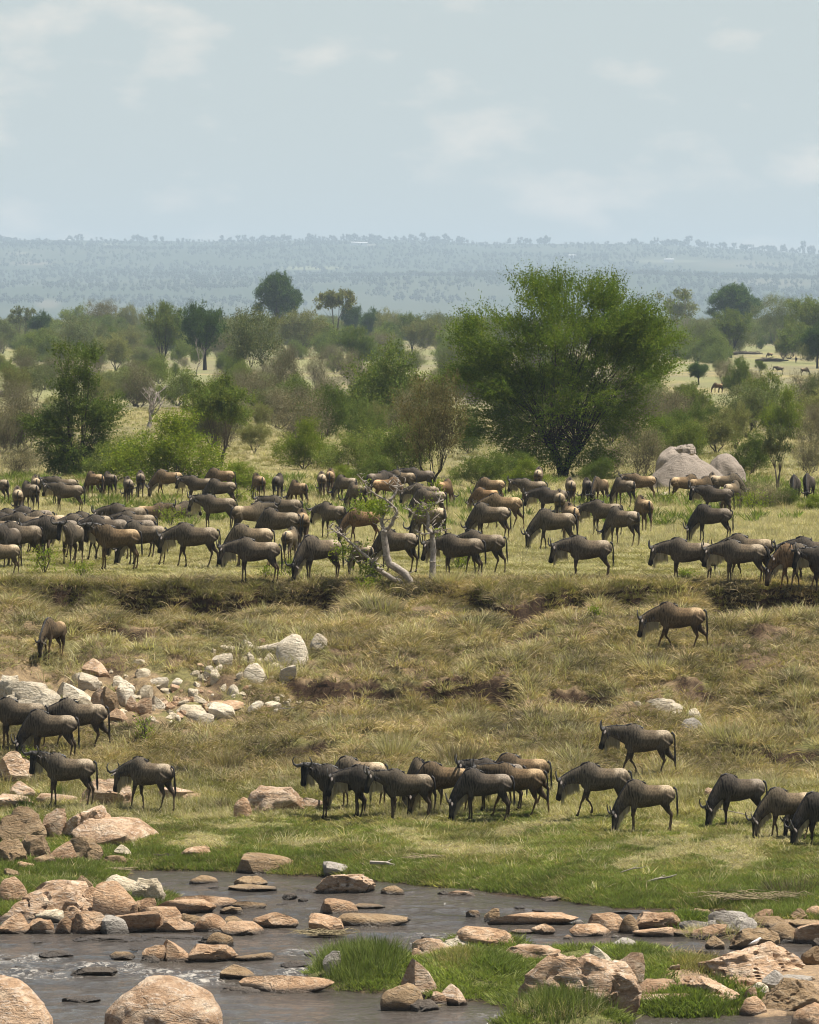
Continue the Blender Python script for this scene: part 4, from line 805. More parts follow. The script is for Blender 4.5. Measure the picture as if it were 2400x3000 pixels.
rt_ = random.Random(21)
RIVER = [  # x0,y0,x1,y1, material, style, label
 (219, 2392, 464, 2478, 'pink', 'slab', 'large pale pink slab sloping down to the grass on the left bank'),
 (180, 2363, 336, 2462, 'pink', 'round', 'pink boulder with a straight top, behind the large sloping slab'),
 (128, 2370, 192, 2452, 'pink', 'angular', 'small upright pinkish block between two big boulders on the left bank'),
 (-4, 2366, 132, 2468, 'brown', 'crag', 'grey and tan boulder with a steep left flank on the left bank'),
 (-10, 2460, 74, 2530, 'brown', 'crag', 'dark knobbly rock at the left edge below the grey boulder'),
 (54, 2448, 142, 2524, 'brown', 'crag', 'fissured brown rock below the grey and tan boulder'),
 (138, 2466, 222, 2524, 'orange', 'angular', 'orange rock between the fissured rock and the round dark one'),
 (196, 2456, 302, 2528, 'brown', 'round', 'round dark grey and rusty boulder below the pink slabs'),
 (98, 2504, 160, 2536, 'brown', 'slab', 'flat brown rock at the foot of the fissured rocks'),
 (334, 2478, 390, 2514, 'cream', 'angular', 'small pale triangular stone in the bank grass'),
 (296, 2506, 378, 2538, 'brown', 'slab', 'flat tan rock at the water edge left of the pale triangle'),
 (533, 2477, 617, 2512, 'orange', 'slab', 'flat tan rock set in the green bank above the water'),
 (698, 2506, 874, 2560, 'brown', 'angular', 'dark red-brown block with a flat top at the far water edge'),
 (50, 2524, 102, 2548, 'orange', 'slab', 'small flat pale orange stone in the grass at far left'),
 (14, 2546, 58, 2576, 'brown', 'round', 'round brown stone in the grass near the left edge'),
 (-10, 2574, 78, 2645, 'orange', 'round', 'rounded orange boulder at the left edge of the rock island'),
 (5, 2588, 262, 2700, 'pink', 'crag', 'largest pale orange boulder of the left rock island'),
 (108, 2584, 268, 2670, 'pink', 'round', 'humped orange boulder leaning on the largest one of the left island'),
 (280, 2585, 396, 2692, 'orange', 'angular', 'tall blocky brown-orange boulder in the middle of the left island'),
 (240, 2600, 312, 2682, 'orange', 'crag', 'cracked orange rock left of the tall blocky boulder'),
 (218, 2568, 272, 2614, 'brown', 'round', 'tan stone behind the left island beside the grass'),
 (308, 2565, 404, 2624, 'cream', 'round', 'cream boulder behind the tall blocky one, left of the pair'),
 (388, 2576, 481, 2646, 'cream', 'round', 'cream boulder with two soft peaks, right of the pair'),
 (392, 2632, 456, 2680, 'orange', 'round', 'small orange rock between the blocky boulder and the cream pair'),
 (456, 2630, 626, 2678, 'orange', 'slab', 'long low orange rock at the right shoulder of the left island'),
 (514, 2618, 686, 2662, 'orange', 'slab', 'flat orange rock sloping into the water behind the long low one'),
 (-12, 2678, 80, 2738, 'orange', 'round', 'rounded orange boulder at the front left corner of the rock island'),
 (76, 2690, 160, 2736, 'orange', 'slab', 'low orange rock right of the front left corner boulder'),
 (104, 2662, 186, 2700, 'cream', 'slab', 'smooth pale stone below the largest island boulder'),
 (160, 2684, 218, 2734, 'orange', 'round', 'small orange boulder in the front row of the left island'),
 (202, 2672, 308, 2737, 'orange', 'crag', 'mottled orange rock in the front row, left of the grey-brown one'),
 (296, 2684, 376, 2737, 'grey', 'round', 'grey-brown smooth rock in the front row of the left island'),
 (312, 2672, 472, 2730, 'orange', 'round', 'broad orange rock behind the front row of the left island'),
 (410, 2660, 530, 2710, 'orange', 'angular', 'orange rock with a dark ridge, centre right of the left island'),
 (462, 2694, 566, 2736, 'orange', 'round', 'rounded orange rock in the front row of the left island, right part'),
 (526, 2674, 598, 2714, 'brown', 'slab', 'low tan rock behind the front row on the right of the left island'),
 (572, 2680, 666, 2732, 'orange', 'round', 'domed orange rock near the right tip of the left island'),
 (650, 2698, 772, 2740, 'orange', 'slab', 'wedge-shaped orange rock at the right tip of the left island'),
 (658, 2686, 718, 2714, 'brown', 'angular', 'small brown rock behind the wedge-shaped tip rock'),
 (740, 2674, 868, 2720, 'orange', 'angular', 'orange block with a steep right end, in the water right of the left island'),
 (682, 2638, 780, 2666, 'brown', 'slab', 'low tan rock in the river above the orange block'),
 (644, 2656, 714, 2680, 'brown', 'slab', 'mossy low rock in the river left of the orange block'),
 (560, 2567, 634, 2592, 'brown', 'round', 'small brown rock alone in the far river, left one'),
 (688, 2570, 782, 2600, 'brown', 'round', 'brown rock in the far river with a flat ledge in front'),
 (672, 2590, 808, 2614, 'brown', 'slab', 'flat ledge of rock in front of the far brown rock'),
 (826, 2618, 874, 2634, 'dark', 'round', 'small dark stone in the far river left of the pink slab'),
 (228, 2738, 424, 2760, 'dark', 'slab', 'long dark algae-covered ledge just below the left island'),
 (422, 2736, 592, 2754, 'dark', 'slab', 'second dark ledge below the left island, further right'),
 (608, 2734, 680, 2774, 'brown', 'round', 'mossy brown rock in the river below the island tip'),
 (590, 2744, 620, 2758, 'dark', 'slab', 'tiny dark stone beside the mossy brown rock'),
 (418, 2770, 484, 2820, 'orange', 'round', 'left rock of the orange trio in the middle of the left river'),
 (470, 2755, 552, 2820, 'orange', 'angular', 'tallest, middle rock of the orange trio in the left river'),
 (550, 2770, 694, 2820, 'orange', 'round', 'widest, right rock of the orange trio in the left river'),
 (690, 2792, 806, 2818, 'brown', 'slab', 'low rock trailing right from the orange trio'),
 (412, 2802, 470, 2824, 'dark', 'slab', 'dark wet stone under the left end of the orange trio'),
 (324, 2788, 392, 2810, 'brown', 'slab', 'small mossy rock left of the orange trio'),
 (118, 2784, 212, 2804, 'dark', 'slab', 'flat dark rock barely above the water on the left'),
 (214, 2830, 338, 2860, 'dark', 'slab', 'dark wet rock in the rapids on the left'),
 (135, 2842, 160, 2852, 'dark', 'slab', 'tiny dark stone in the rapids on the left'),
 (650, 2832, 752, 2872, 'brown', 'round', 'brown humped rock above the long flat orange rock'),
 (712, 2850, 968, 2910, 'orange', 'slab', 'long flat orange rock in the river left of the grass island'),
 (652, 2890, 760, 2914, 'dark', 'slab', 'dark wet shelf in front of the long flat orange rock'),
 (826, 2815, 908, 2834, 'dark', 'slab', 'flat dark rock in the river left of the round rock by the grass island'),
 (186, 2917, 290, 2938, 'dark', 'slab', 'low dark rock between the two big foreground boulders'),
 (932, 2563, 1092, 2620, 'pink', 'round', 'large orange-pink rock in the middle of the far river'),
 (870, 2604, 936, 2616, 'dark', 'slab', 'dark flat stone left of the large pink rock in the far river'),
 (1118, 2597, 1182, 2624, 'brown', 'round', 'small brown rock right of the large pink rock in the far river'),
 (1280, 2612, 1320, 2624, 'dark', 'slab', 'dark flat stone left of the small tan one in the far river'),
 (1308, 2609, 1390, 2627, 'orange', 'slab', 'small tan rock in the far river above the reeds'),
 (942, 2636, 1048, 2680, 'orange', 'angular', 'bright orange rock in the middle river'),
 (1034, 2646, 1124, 2665, 'brown', 'slab', 'flat tan rock just right of the bright orange one'),
 (990, 2672, 1188, 2714, 'brown', 'slab', 'long brown rock in the middle river right of the debris-covered one'),
 (908, 2680, 1005, 2738, 'orange', 'angular', 'tan wedge rock with flood debris around its foot'),
 (872, 2632, 905, 2642, 'dark', 'slab', 'tiny dark stone left of the bright orange rock'),
 (1366, 2668, 1408, 2688, 'brown', 'round', 'little tan rock in the river left of the long right ledge'),
 (1150, 2686, 1205, 2702, 'dark', 'slab', 'dark flat rock touching the end of the long brown one'),
 (1418, 2662, 1468, 2702, 'brown', 'angular', 'small upright rock at the left end of the long right ledge'),
 (1440, 2668, 1684, 2712, 'orange', 'slab', 'long smooth ledge of tan rock in the right river'),
 (1584, 2624, 1658, 2640, 'orange', 'slab', 'little flat pink rock alone in the far right river'),
 (1210, 2752, 1318, 2806, 'pink', 'crag', 'pale broken pink rocks at the back of the grass island, left part'),
 (1300, 2746, 1410, 2790, 'white', 'crag', 'whitish jagged rock at the back of the grass island'),
 (1342, 2718, 1500, 2768, 'orange', 'round', 'smooth tan boulder behind the jagged white rocks'),
 (1466, 2764, 1645, 2812, 'pink', 'slab', 'long pink slab at the back of the grass island'),
 (1556, 2708, 1624, 2738, 'orange', 'round', 'small orange boulder in the flat rocks of the right river'),
 (1496, 2722, 1580, 2738, 'orange', 'slab', 'flat tan rock left of the small orange boulder'),
 (944, 2786, 1000, 2856, 'grey', 'round', 'round dark-flanked boulder at the left tip of the grass island'),
 (1185, 2812, 1290, 2925, 'pink', 'angular', 'upright pink pillar rock at the front of the grass island'),
 (1122, 2884, 1234, 2962, 'brown', 'round', 'round tan boulder at the front of the grass island'),
 (1294, 2886, 1366, 2948, 'pink', 'angular', 'pink wedge rock right of the pink pillar'),
 (1262, 2906, 1312, 2948, 'orange', 'round', 'small tan rock between the pillar and the pink wedge'),
 (1192, 2932, 1280, 2964, 'dark', 'slab', 'dark wet ledge in front of the round tan boulder'),
 (952, 2528, 1026, 2568, 'grey', 'angular', 'grey-tan rock half in the far bank grass'),
 (1724, 2676, 1824, 2736, 'orange', 'angular', 'smooth tan boulder tilted left among the right rocks'),
 (1814, 2682, 1872, 2738, 'brown', 'round', 'dark-faced boulder beside the large pale one'),
 (1858, 2676, 1998, 2726, 'orange', 'round', 'large pale tan boulder behind the dark-faced one'),
 (1858, 2716, 1974, 2748, 'orange', 'slab', 'flat rock in front of the large pale tan boulder'),
 (1670, 2706, 1794, 2746, 'orange', 'slab', 'low tan rock left of the tilted boulder'),
 (2074, 2672, 2214, 2736, 'grey', 'round', 'large smooth grey dome rock in the right river'),
 (1992, 2694, 2092, 2726, 'grey', 'slab', 'grey shelf reaching left from the smooth grey dome'),
 (2006, 2662, 2088, 2690, 'brown', 'slab', 'brown rock behind the smooth grey dome'),
 (1795, 2664, 1905, 2678, 'dark', 'slab', 'dark flat rocks in the far right river'),
 (2030, 2710, 2136, 2750, 'orange', 'round', 'low pinkish rock in front of the grey dome'),
 (1972, 2724, 2036, 2744, 'brown', 'slab', 'small reddish slab left of the low pinkish rock'),
 (2145, 2722, 2279, 2782, 'brown', 'round', 'big smooth chestnut-brown boulder on the right'),
 (2066, 2744, 2124, 2784, 'brown', 'angular', 'small brown pyramid rock left of the chestnut boulder'),
 (1798, 2749, 1862, 2778, 'grey', 'round', 'grey mossy rock alone in the right pool'),
 (1930, 2780, 1960, 2786, 'dark', 'slab', 'tiny dark stone in the right pool'),
 (2062, 2772, 2370, 2868, 'pink', 'crag', 'broad pinkish outcrop on the right with a small bird on top'),
 (1524, 2802, 1864, 2952, 'pink', 'crag', 'biggest orange-pink outcrop in the right foreground'),
 (1802, 2792, 1888, 2900, 'pink', 'angular', 'white-tipped pink spire right of the biggest outcrop'),
 (1722, 2774, 1796, 2842, 'white', 'angular', 'white-tipped rock behind the biggest outcrop'),
 (1740, 2816, 1860, 2900, 'pink', 'round', 'pink rock body joining the two white-tipped rocks'),
 (2236, 2848, 2318, 2908, 'grey', 'angular', 'grey angular rock on the right, leaning on pale slabs'),
 (2290, 2856, 2385, 2880, 'grey', 'slab', 'pale grey slab right of the grey angular rock'),
 (2200, 2880, 2254, 2914, 'white', 'round', 'small white cobble left of the grey angular rock'),
 (1990, 2866, 2156, 2926, 'pink', 'round', 'wide pale rock with a grey left cheek in the right foreground'),
 (1870, 2868, 2000, 2926, 'orange', 'slab', 'flat pinkish rock left of the wide pale one'),
 (1878, 2904, 2152, 2950, 'pink', 'slab', 'long low pinkish shelf behind the front grass clump'),
 (2100, 2862, 2238, 2890, 'orange', 'slab', 'long orange shelf above the white cobble'),
 (2178, 2894, 2220, 2936, 'orange', 'round', 'small orange stone below the white cobble'),
 (2170, 2922, 2244, 2976, 'orange', 'round', 'rounded orange rock at the right end of the front grass clump'),
 (2218, 2872, 2410, 2960, 'brown', 'round', 'large flat-topped tan boulder at the right edge'),
 (2284, 2912, 2364, 2960, 'dark', 'angular', 'dark wet rocks under the large tan boulder at the right edge'),
 (2326, 2940, 2420, 3020, 'orange', 'round', 'tan boulder cut by the bottom right corner'),
 (2312, 2694, 2420, 2724, 'brown', 'slab', 'flat brown slab at the right edge above the tan boulders'),
 (2326, 2700, 2425, 2764, 'orange', 'round', 'tan boulder at the right edge of the river'),
 (2250, 2706, 2338, 2762, 'brown', 'round', 'brown boulder right of the chestnut one'),
 (2194, 2688, 2296, 2718, 'brown', 'angular', 'layered brown rock behind the chestnut boulder'),
 (2212, 2666, 2266, 2696, 'orange', 'round', 'small tan rock at the foot of the right bank'),
 (2360, 2656, 2420, 2686, 'orange', 'round', 'pinkish rock at the right edge below the bank'),
 (2316, 2664, 2368, 2696, 'brown', 'crag', 'rough brown rock at the foot of the right bank'),
 (2350, 2772, 2425, 2826, 'brown', 'round', 'brown rock at the right edge behind the pinkish outcrop'),
 (2378, 2750, 2420, 2778, 'dark', 'angular', 'dark little rock at the right edge of the pool'),
]
for ir_, r_ in enumerate(RIVER):
    if r_[4] == 'dark': r_ = r_[:5] + ('crag',) + r_[6:]
    if r_[5] == 'round' and ir_ % 3: r_ = r_[:5] + (('crag', 'angular')[ir_ % 3 - 1] if r_[2] - r_[0] > 90 else 'angular',) + r_[6:]
    big = (r_[2] - r_[0]) > 150 and r_[5] in ('crag', 'round')
    place_rock(*r_, sub=5 if big else None, seed=int(r_[0] + r_[1]) % 97 if big else None)
# two foreground boulders cut by the bottom of the picture
place_rock(326, 2878, 636, 3045, 'pink', 'dome', 'huge smooth pale boulder at the bottom of the picture, left of centre', sub=5, seed=31, yaw=.1, depth=2.4)
place_rock(-120, 2876, 136, 3060, 'pink', 'dome', 'huge pale boulder in the bottom left corner', sub=5, seed=52, yaw=.3, depth=2.2)

SLOPE = [
 (814, 1868, 898, 1950, 'white', 'round', 'biggest white boulder on the slope, right of the pale rock group'),
 (911, 1862, 958, 1906, 'white', 'round', 'smaller white boulder standing alone right of the biggest one'),
 (745, 1886, 830, 1920, 'white', 'slab', 'flat-topped white rock touching the biggest boulder on its left'),
 (625, 1919, 680, 1950, 'white', 'angular', 'white wedge stone left of the boulder group'),
 (706, 1879, 748, 1903, 'white', 'angular', 'small white stone above the flat-topped rock'),
 (656, 1895, 696, 1911, 'cream', 'slab', 'thin pale stone at the top left of the boulder group'),
 (776, 1918, 812, 1952, 'cream', 'angular', 'greyish stone against the foot of the biggest white boulder'),
 (724, 1916, 746, 1950, 'white', 'angular', 'narrow upright white stone in the boulder group'),
 (710, 1951, 780, 2006, 'white', 'round', 'rounded white rock at the front of the boulder group'),
 (728, 1984, 772, 2006, 'white', 'slab', 'small white slab in front of the rounded white rock'),
 (794, 1946, 832, 1971, 'cream', 'round', 'cream stone in front of the biggest white boulder'),
 (820, 1953, 866, 1995, 'white', 'angular', 'long tilted white stone right of the cream one'),
 (600, 1954, 626, 1982, 'white', 'angular', 'white block half hidden by dry grass left of the group'),
 (620, 1966, 646, 2000, 'cream', 'angular', 'pale upright block beside the hidden white block'),
 (578, 1976, 606, 2000, 'cream', 'angular', 'small pale stone at the left foot of the hidden white block'),
 (692, 1970, 712, 1990, 'cream', 'angular', 'tiny pale stone left of the rounded white rock'),
 (666, 2011, 700, 2042, 'white', 'round', 'lone white cobble below the boulder group'),
 (560, 2040, 600, 2060, 'cream', 'angular', 'pale stone in bare soil below the boulder group'),
 (244, 1936, 315, 1982, 'pink', 'angular', 'crumbly pinkish outcrop at the top left of the scree'),
 (207, 1975, 248, 2006, 'cream', 'angular', 'pale stone at the left end of the upper scree'),
 (232, 1976, 290, 2020, 'white', 'angular', 'white rock with an ochre underside at the top of the scree'),
 (398, 1964, 438, 1987, 'cream', 'angular', 'small split pale stone right of the pinkish outcrop'),
 (388, 1934, 430, 1949, 'cream', 'slab', 'flat pale stone lying in bare soil on the upper slope'),
 (333, 1985, 366, 2012, 'white', 'angular', 'white stone on top of the central scree pile'),
 (345, 1998, 393, 2034, 'white', 'angular', 'broad white stone in the central scree pile'),
 (432, 1988, 492, 2015, 'white', 'angular', 'square white stone with a sharp top edge right of the scree pile'),
 (505, 1989, 536, 2009, 'white', 'round', 'small white stone right of the square one'),
 (164, 2009, 262, 2064, 'white', 'angular', 'large angular cream-white boulder between the left outcrop and the scree'),
 (-8, 1988, 64, 2056, 'white', 'crag', 'white outcrop at the left edge, upper part'),
 (20, 2008, 164, 2084, 'white', 'crag', 'long cream-white ribbed outcrop at the left edge'),
 (215, 2046, 270, 2084, 'cream', 'angular', 'pale block below the large angular boulder'),
 (264, 2024, 314, 2082, 'pink', 'angular', 'tilted pinkish slab in the left scree'),
 (306, 2020, 346, 2088, 'brown', 'angular', 'dark brown-faced block in the scree'),
 (341, 2024, 394, 2070, 'white', 'angular', 'layered white block in the middle of the scree'),
 (402, 2012, 445, 2050, 'cream', 'angular', 'striped pale block right of the layered one'),
 (370, 2046, 401, 2086, 'pink', 'angular', 'pinkish upright block in the scree'),
 (398, 2050, 445, 2092, 'orange', 'angular', 'rusty block in the lower scree'),
 (442, 2044, 485, 2078, 'white', 'angular', 'pointed white stone at the right of the scree'),
 (470, 2018, 506, 2034, 'cream', 'slab', 'flat pale stone above the pointed white one'),
 (320, 2085, 375, 2120, 'orange', 'angular', 'orange block at the bottom of the scree'),
 (265, 2070, 300, 2092, 'cream', 'angular', 'small cream stone at the lower left of the scree'),
 (617, 2064, 686, 2104, 'white', 'angular', 'bright white wedge rock at the right end of the scree'),
 (555, 2083, 624, 2122, 'white', 'slab', 'bright white tilted slab left of the wedge rock'),
 (520, 2070, 600, 2106, 'cream', 'slab', 'cream slab behind the bright tilted slab'),
 (600, 2052, 706, 2078, 'orange', 'angular', 'ochre rock behind the bright white wedge'),
 (729, 2058, 771, 2086, 'white', 'angular', 'white stone at the right of the slope beyond the wedge rock'),
 (766, 2056, 822, 2080, 'cream', 'slab', 'flat cream stones right of the last white stone'),
 (824, 2056, 850, 2070, 'cream', 'slab', 'tiny cream stone at the right end of the scree line'),
 (-8, 2212, 92, 2298, 'pink', 'crag', 'pale craggy rock at the left edge above the grazing flat'),
 (-8, 2328, 92, 2372, 'pink', 'slab', 'low pinkish slab at the left edge beside the horned animal'),
 (30, 2296, 96, 2340, 'pink', 'angular', 'pointed pinkish rock above the low slab at left'),
 (120, 2325, 216, 2354, 'pink', 'slab', 'flat pinkish rock behind the legs of the horned animal'),
 (248, 2292, 376, 2362, 'pink', 'crag', 'pinkish outcrop between the two lower left animals'),
 (476, 2314, 572, 2348, 'pink', 'angular', 'pink broken rock right of the lower left animals'),
 (540, 2326, 600, 2342, 'orange', 'slab', 'thin flat rock right of the pink broken one'),
 (688, 2343, 734, 2396, 'orange', 'round', 'upright orange stone at the left end of the bank outcrop'),
 (728, 2317, 870, 2382, 'pink', 'crag', 'knobbly orange-pink outcrop left of the lower herd'),
 (872, 2338, 940, 2368, 'pink', 'slab', 'low pink rock between the outcrop and the lower herd'),
 (1896, 2054, 1994, 2096, 'white', 'crag', 'white rock half buried in brown grass on the right slope'),
 (1852, 2054, 1878, 2066, 'cream', 'slab', 'tiny pale stone left of the half buried white rock'),
 (2014, 2082, 2054, 2114, 'white', 'round', 'white knob with a dark hollow on the right slope'),
 (1992, 2110, 2060, 2150, 'grey', 'round', 'pale grey smooth rock below the white knob'),
 (1796, 2124, 1868, 2142, 'cream', 'slab', 'long thin pale rock behind the walking animal on the right'),
 (1868, 2112, 1886, 2124, 'cream', 'slab', 'tiny pale stone right of the long thin rock'),
 (2064, 2311, 2098, 2334, 'pink', 'round', 'lone round pink stone in the grass on the right'),
 (1946, 2256, 1970, 2270, 'cream', 'slab', 'small pale stone under the walking animal'),
 (1848, 2238, 1876, 2250, 'cream', 'slab', 'small flat pale stone by the front legs of the walking animal'),
]
for r_ in SLOPE:
    gx, gy = (r_[2] - r_[0]) * .07, (r_[3] - r_[1]) * .12
    place_rock(r_[0] - gx, r_[1] - gy, r_[2] + gx, *r_[3:])
# small rubble of the scree
sm_ = {'white': [], 'cream': [], 'pink': [], 'orange': []}
for k in range(170):
    if k < 110: px = rt_.gauss(400, 120); row = 2010 + rt_.gauss(58, 30)
    else: px = rt_.uniform(560, 880); row = rt_.uniform(1880, 2090)
    if not (150 < px < 900 and 1890 < row < 2125): continue
    w = rt_.uniform(10, 32); h = w * rt_.uniform(.35, .75); m_ = rt_.choice(['white', 'cream', 'pink', 'orange', 'cream'])
    if k % 4 == 0: place_rock(px - w / 2, row - h, px + w / 2, row, m_, 'angular', 'small broken stone lying in the scree on the left slope', group='small broken stones of the scree')
    else: sm_[m_].append((px, row, w, h / w))
for m_, lab in (('white', 'white'), ('cream', 'cream'), ('pink', 'pinkish'), ('orange', 'rusty')): stones('stone_rubble', sm_[m_], m_, lab + ' small rubble strewn through the scree on the slope', 'rubble')
stones('pebbles', [(rt_.uniform(0, 2400), rt_.uniform(2150, 2440), rt_.uniform(5, 14), .4) for k in range(70)], 'cream', 'pale pebbles scattered in the grass of the lower bank', 'pebbles')
it_ = [(rt_.uniform(0, 2400), rt_.uniform(2590, 2960), rt_.uniform(14, 42), .2) for k in range(38)]
stones('wet_stones', [a for a in it_ if hit(a[0], a[1], True)[2] <= WZ + .02], 'dark', 'small dark wet stones just breaking the river surface', 'stones')
for k in range(22):
    px = rt_.uniform(1640, 2400); row = rt_.uniform(2690, 2960); w = rt_.uniform(14, 36)
    place_rock(px - w / 2, row - w * .5, px + w / 2, row, rt_.choice(['orange', 'brown', 'grey', 'pink']), rt_.choice(['round', 'angular']), 'small rounded cobble among the larger right river rocks', group='cobbles among the right river rocks')
# granite kopje beyond the herd
def kop(x0, y0, x1, y1, D, seed, style, label, dep, cone=False):
    s = scale_at(D); w, h = (x1 - x0) / s, (y1 - y0) / s; X = ((x0 + x1) / 2 - 1200) / F * D; zb = CAM_H - (y1 - HOR) / F * D
    me = rock_mesh('granite_boulder', seed, style, 5)
    if cone:
        co = np.zeros(len(me.vertices) * 3, np.float32); me.vertices.foreach_get('co', co); co = co.reshape(-1, 3)
        t = np.clip((co[:, 2] + .1) / 1.1, 0, 1); k = 1.0 - .58 * t; co[:, 0] = co[:, 0] * k * 1.2 - .06 * t; co[:, 1] *= k * 1.2; me.vertices.foreach_set('co', co.ravel()); me.update()
    me.materials.append(ROCK['granite']); o = obj('granite_boulder', me, loc=(X, D, zb), sc=(w, dep, h)); tag(o, label, 'boulder'); return o
kop(1915, 1308, 2062, 1440, 292, 3, 'dome', 'rounded granite boulder leaning behind the cone on the left', 2.2)
kop(2062, 1328, 2190, 1445, 289, 8, 'dome', 'domed granite boulder at the right of the boulder group', 2.2)
kop(1896, 1326, 2150, 1442, 284, 14, 'dome', 'broad cone-shaped granite boulder in front of the group beyond the herd', 2.6, True)
kop(1976, 1300, 2040, 1327, 287, 2, 'slab', 'flat capstone balanced on top of the granite boulders', 1.1)
place_rock(1930, 1442, 1964, 1462, 'cream', 'round', 'small pale stone in front of the granite boulders')

# ------------------------------------------------------------------ wildebeest
FUR = {'g': m_fur('grey brown coat', (1, .98, .93)), 'k': m_fur('dark slate coat', (.66, .66, .68)), 'b': m_fur('warm brown coat', (1.3, 1.12, .86)), 't': m_fur('pale tan coat', (1.3, 1.24, 1.1)), 'c': m_fur('rusty young coat', (1.55, 1.2, .85))}
HORN = m_plain('dark horn', (.05, .045, .04), .6, .4, 20); MANE = m_plain('black mane hair', (.022, .019, .018), .6, .4, 20); MANE.node_tree.nodes['Principled BSDF'].inputs['Roughness'].default_value = .5
BEARD = m_leaf('tawny beard hair', (.50, .42, .30), .35, .25); EAR = m_plain('grey ear', (.12, .10, .085), .7, .3)
TAILM = m_plain('black tail hair', (.028, .025, .025), .6, .4, 20)

def lerp(a, b, t): return a + (b - a) * t
def beast(name, poll=(1.10, 0, 1.24), face=(.30, 0, -1), legs='stand', turn=0.0, lying=False, seed=0, horns=1.0, beardl=1.0):
    """wildebeest meshes, facing +X, hooves on z=0; poll = top of the head, face = direction poll->muzzle, turn = head turned to +Y"""
    rg = random.Random(seed); drop = -.52 if lying else 0
    def P(x, y, z): return Vector((x, y, z + drop))
    q = MB()
    T = [(-.73, 1.03, .06, .08), (-.695, 1.01, .14, .16), (-.60, .985, .20, .215), (-.45, .965, .23, .24), (-.25, .94, .25, .255), (0, .92, .265, .28), (.18, .93, .265, .315), (.34, .975, .245, .365), (.47, 1.01, .205, .36), (.60, 1.02, .155, .28)]
    q.tube([P(x, 0, z - .008) for x, z, a, b in T], [(b * .99, a) for x, z, a, b in T], 18)
    pl = Vector(poll) + Vector((0, 0, drop)); fd = Vector(face).normalized()
    if turn: fd = Matrix.Rotation(turn, 3, 'Z') @ fd
    nb = P(.46, 0, 1.03)
    mid = (nb + pl) / 2 + Vector((.03, 0, .03))
    if poll[2] < .8: mid = nb.lerp(pl, .5) + Vector((.07, 0, .02))
    npts = []
    for i in range(6):
        t = i / 5; npts.append(nb * (1 - t) ** 2 + mid * 2 * t * (1 - t) + (pl + fd * .08 - Vector((.02, 0, 0))) * t * t)
    q.tube(npts, [(lerp(.285, .115, (i / 5) ** .75), lerp(.165, .072, (i / 5) ** .75)) for i in range(6)], 14)
    # head: long wedge with a broad square muzzle
    H = [(-.05, .07, .07), (.03, .105, .105), (.13, .108, .115), (.24, .09, .092), (.35, .075, .078), (.45, .082, .082), (.52, .078, .07), (.55, .05, .045)]
    side0 = Vector((0, 1, 0)); 
    if turn: side0 = Matrix.Rotation(turn, 3, 'Z') @ side0
    up = side0.cross(fd).normalized()                       # towards the throat or the forehead
    if up.dot(Vector((1, 0, .3))) < 0: up = -up
    if turn and up.dot(Vector((0, 1, 0))) < -0.1: up = -up
    jaw = -up
    q.tube([pl + fd * a + jaw * .03 * (1 - abs(a - .15)) for a, b, c in H], [(b * 1.05, c * .92) for a, b, c in H], 12)
    q.tube([pl + fd * .10 + jaw * .09, pl + fd * .24 + jaw * .075, pl + fd * .36 + jaw * .045], [(.055, .05), (.05, .045), (.03, .04)], 8)
    L = []
    if lying:
        for y in (.17, -.17):
            L.append([(P(.40, y, .80), .11), (P(.52, y, .60), .07), (P(.80, y, .58), .04), (P(.62, y * 1.1, .56), .035)]); L.append([(P(-.50, y, .86), .17), (P(-.30, y * 1.4, .66), .11), (P(-.62, y * 1.7, .58), .05), (P(-.35, y * 1.7, .56), .03)])
    else:
        o = {'stand': ((.03, -.05), (.04, -.05)), 'square': ((.0, .02), (-.02, .03)), 'stride': ((.13, -.13), (.17, -.12)), 'walk': ((.24, -.16), (.22, -.24))}[legs]
        for k, y in enumerate((.115, -.115)):
            d = o[0][k]; up_ = .06 if (legs == 'walk' and k == 1) else 0
            L.append([(P(.42, y * .9, .86), .13), (P(.43 + d * .1, y * 1.05, .68), .088), (P(.47 + d * .45 + up_, y, .40), .044), (P(.455 + d * .7 + up_ * .6, y, .34), .034), (P(.46 + d * .92, y, .13 + up_ * 1.4), .029), (P(.47 + d, y, .07 + up_), .037), (P(.50 + d, y, .0 + up_), .048)])
            d = o[1][k]
            L.append([(P(-.52, y * .95, .93), .19), (P(-.44 + d * .2, y * 1.15, .72), .135), (P(-.56 + d * .45, y * 1.05, .53), .072), (P(-.645 + d * .6, y, .43), .048), (P(-.625 + d * .75, y, .32), .033), (P(-.60 + d * .95, y, .13), .029), (P(-.58 + d, y, .07), .037), (P(-.55 + d, y, .0), .048)])
    for l_ in L: q.tube([p for p, r in l_], [(r * (1.15 if i == 0 else 1), r * (.8 if i < 2 else .9)) for i, (p, r) in enumerate(l_)], 8)
    me = q.mesh('raw'); o = bpy.data.objects.new('raw', me); COL.objects.link(o)
    md = o.modifiers.new('r', 'REMESH'); md.mode = 'VOXEL'; md.voxel_size = .022; md.use_smooth_shade = True
    sm = o.modifiers.new('s', 'SMOOTH'); sm.iterations = 3; sm.factor = .5
    dg = bpy.context.evaluated_depsgraph_get(); body = bpy.data.meshes.new_from_object(o.evaluated_get(dg)); body.name = name + '_body'
    bpy.data.objects.remove(o); bpy.data.meshes.remove(me)
    body.polygons.foreach_set('use_smooth', np.ones(len(body.polygons), bool)); body.materials.clear(); body.materials.append(FUR['g'])
    co = np.zeros(len(body.vertices) * 3, np.float32); body.vertices.foreach_get('co', co); co = co.reshape(-1, 3); x, y, z = co[:, 0], co[:, 1], co[:, 2] - drop
    def blend(c, d, k): return c * (1 - k[:, None]) + np.array(d) * k[:, None]
    n1 = fbm(x * 11 + 40, z * 5 + 40, seed + 3, 4)
    c = np.zeros((len(co), 3)) + (.082, .067, .050)
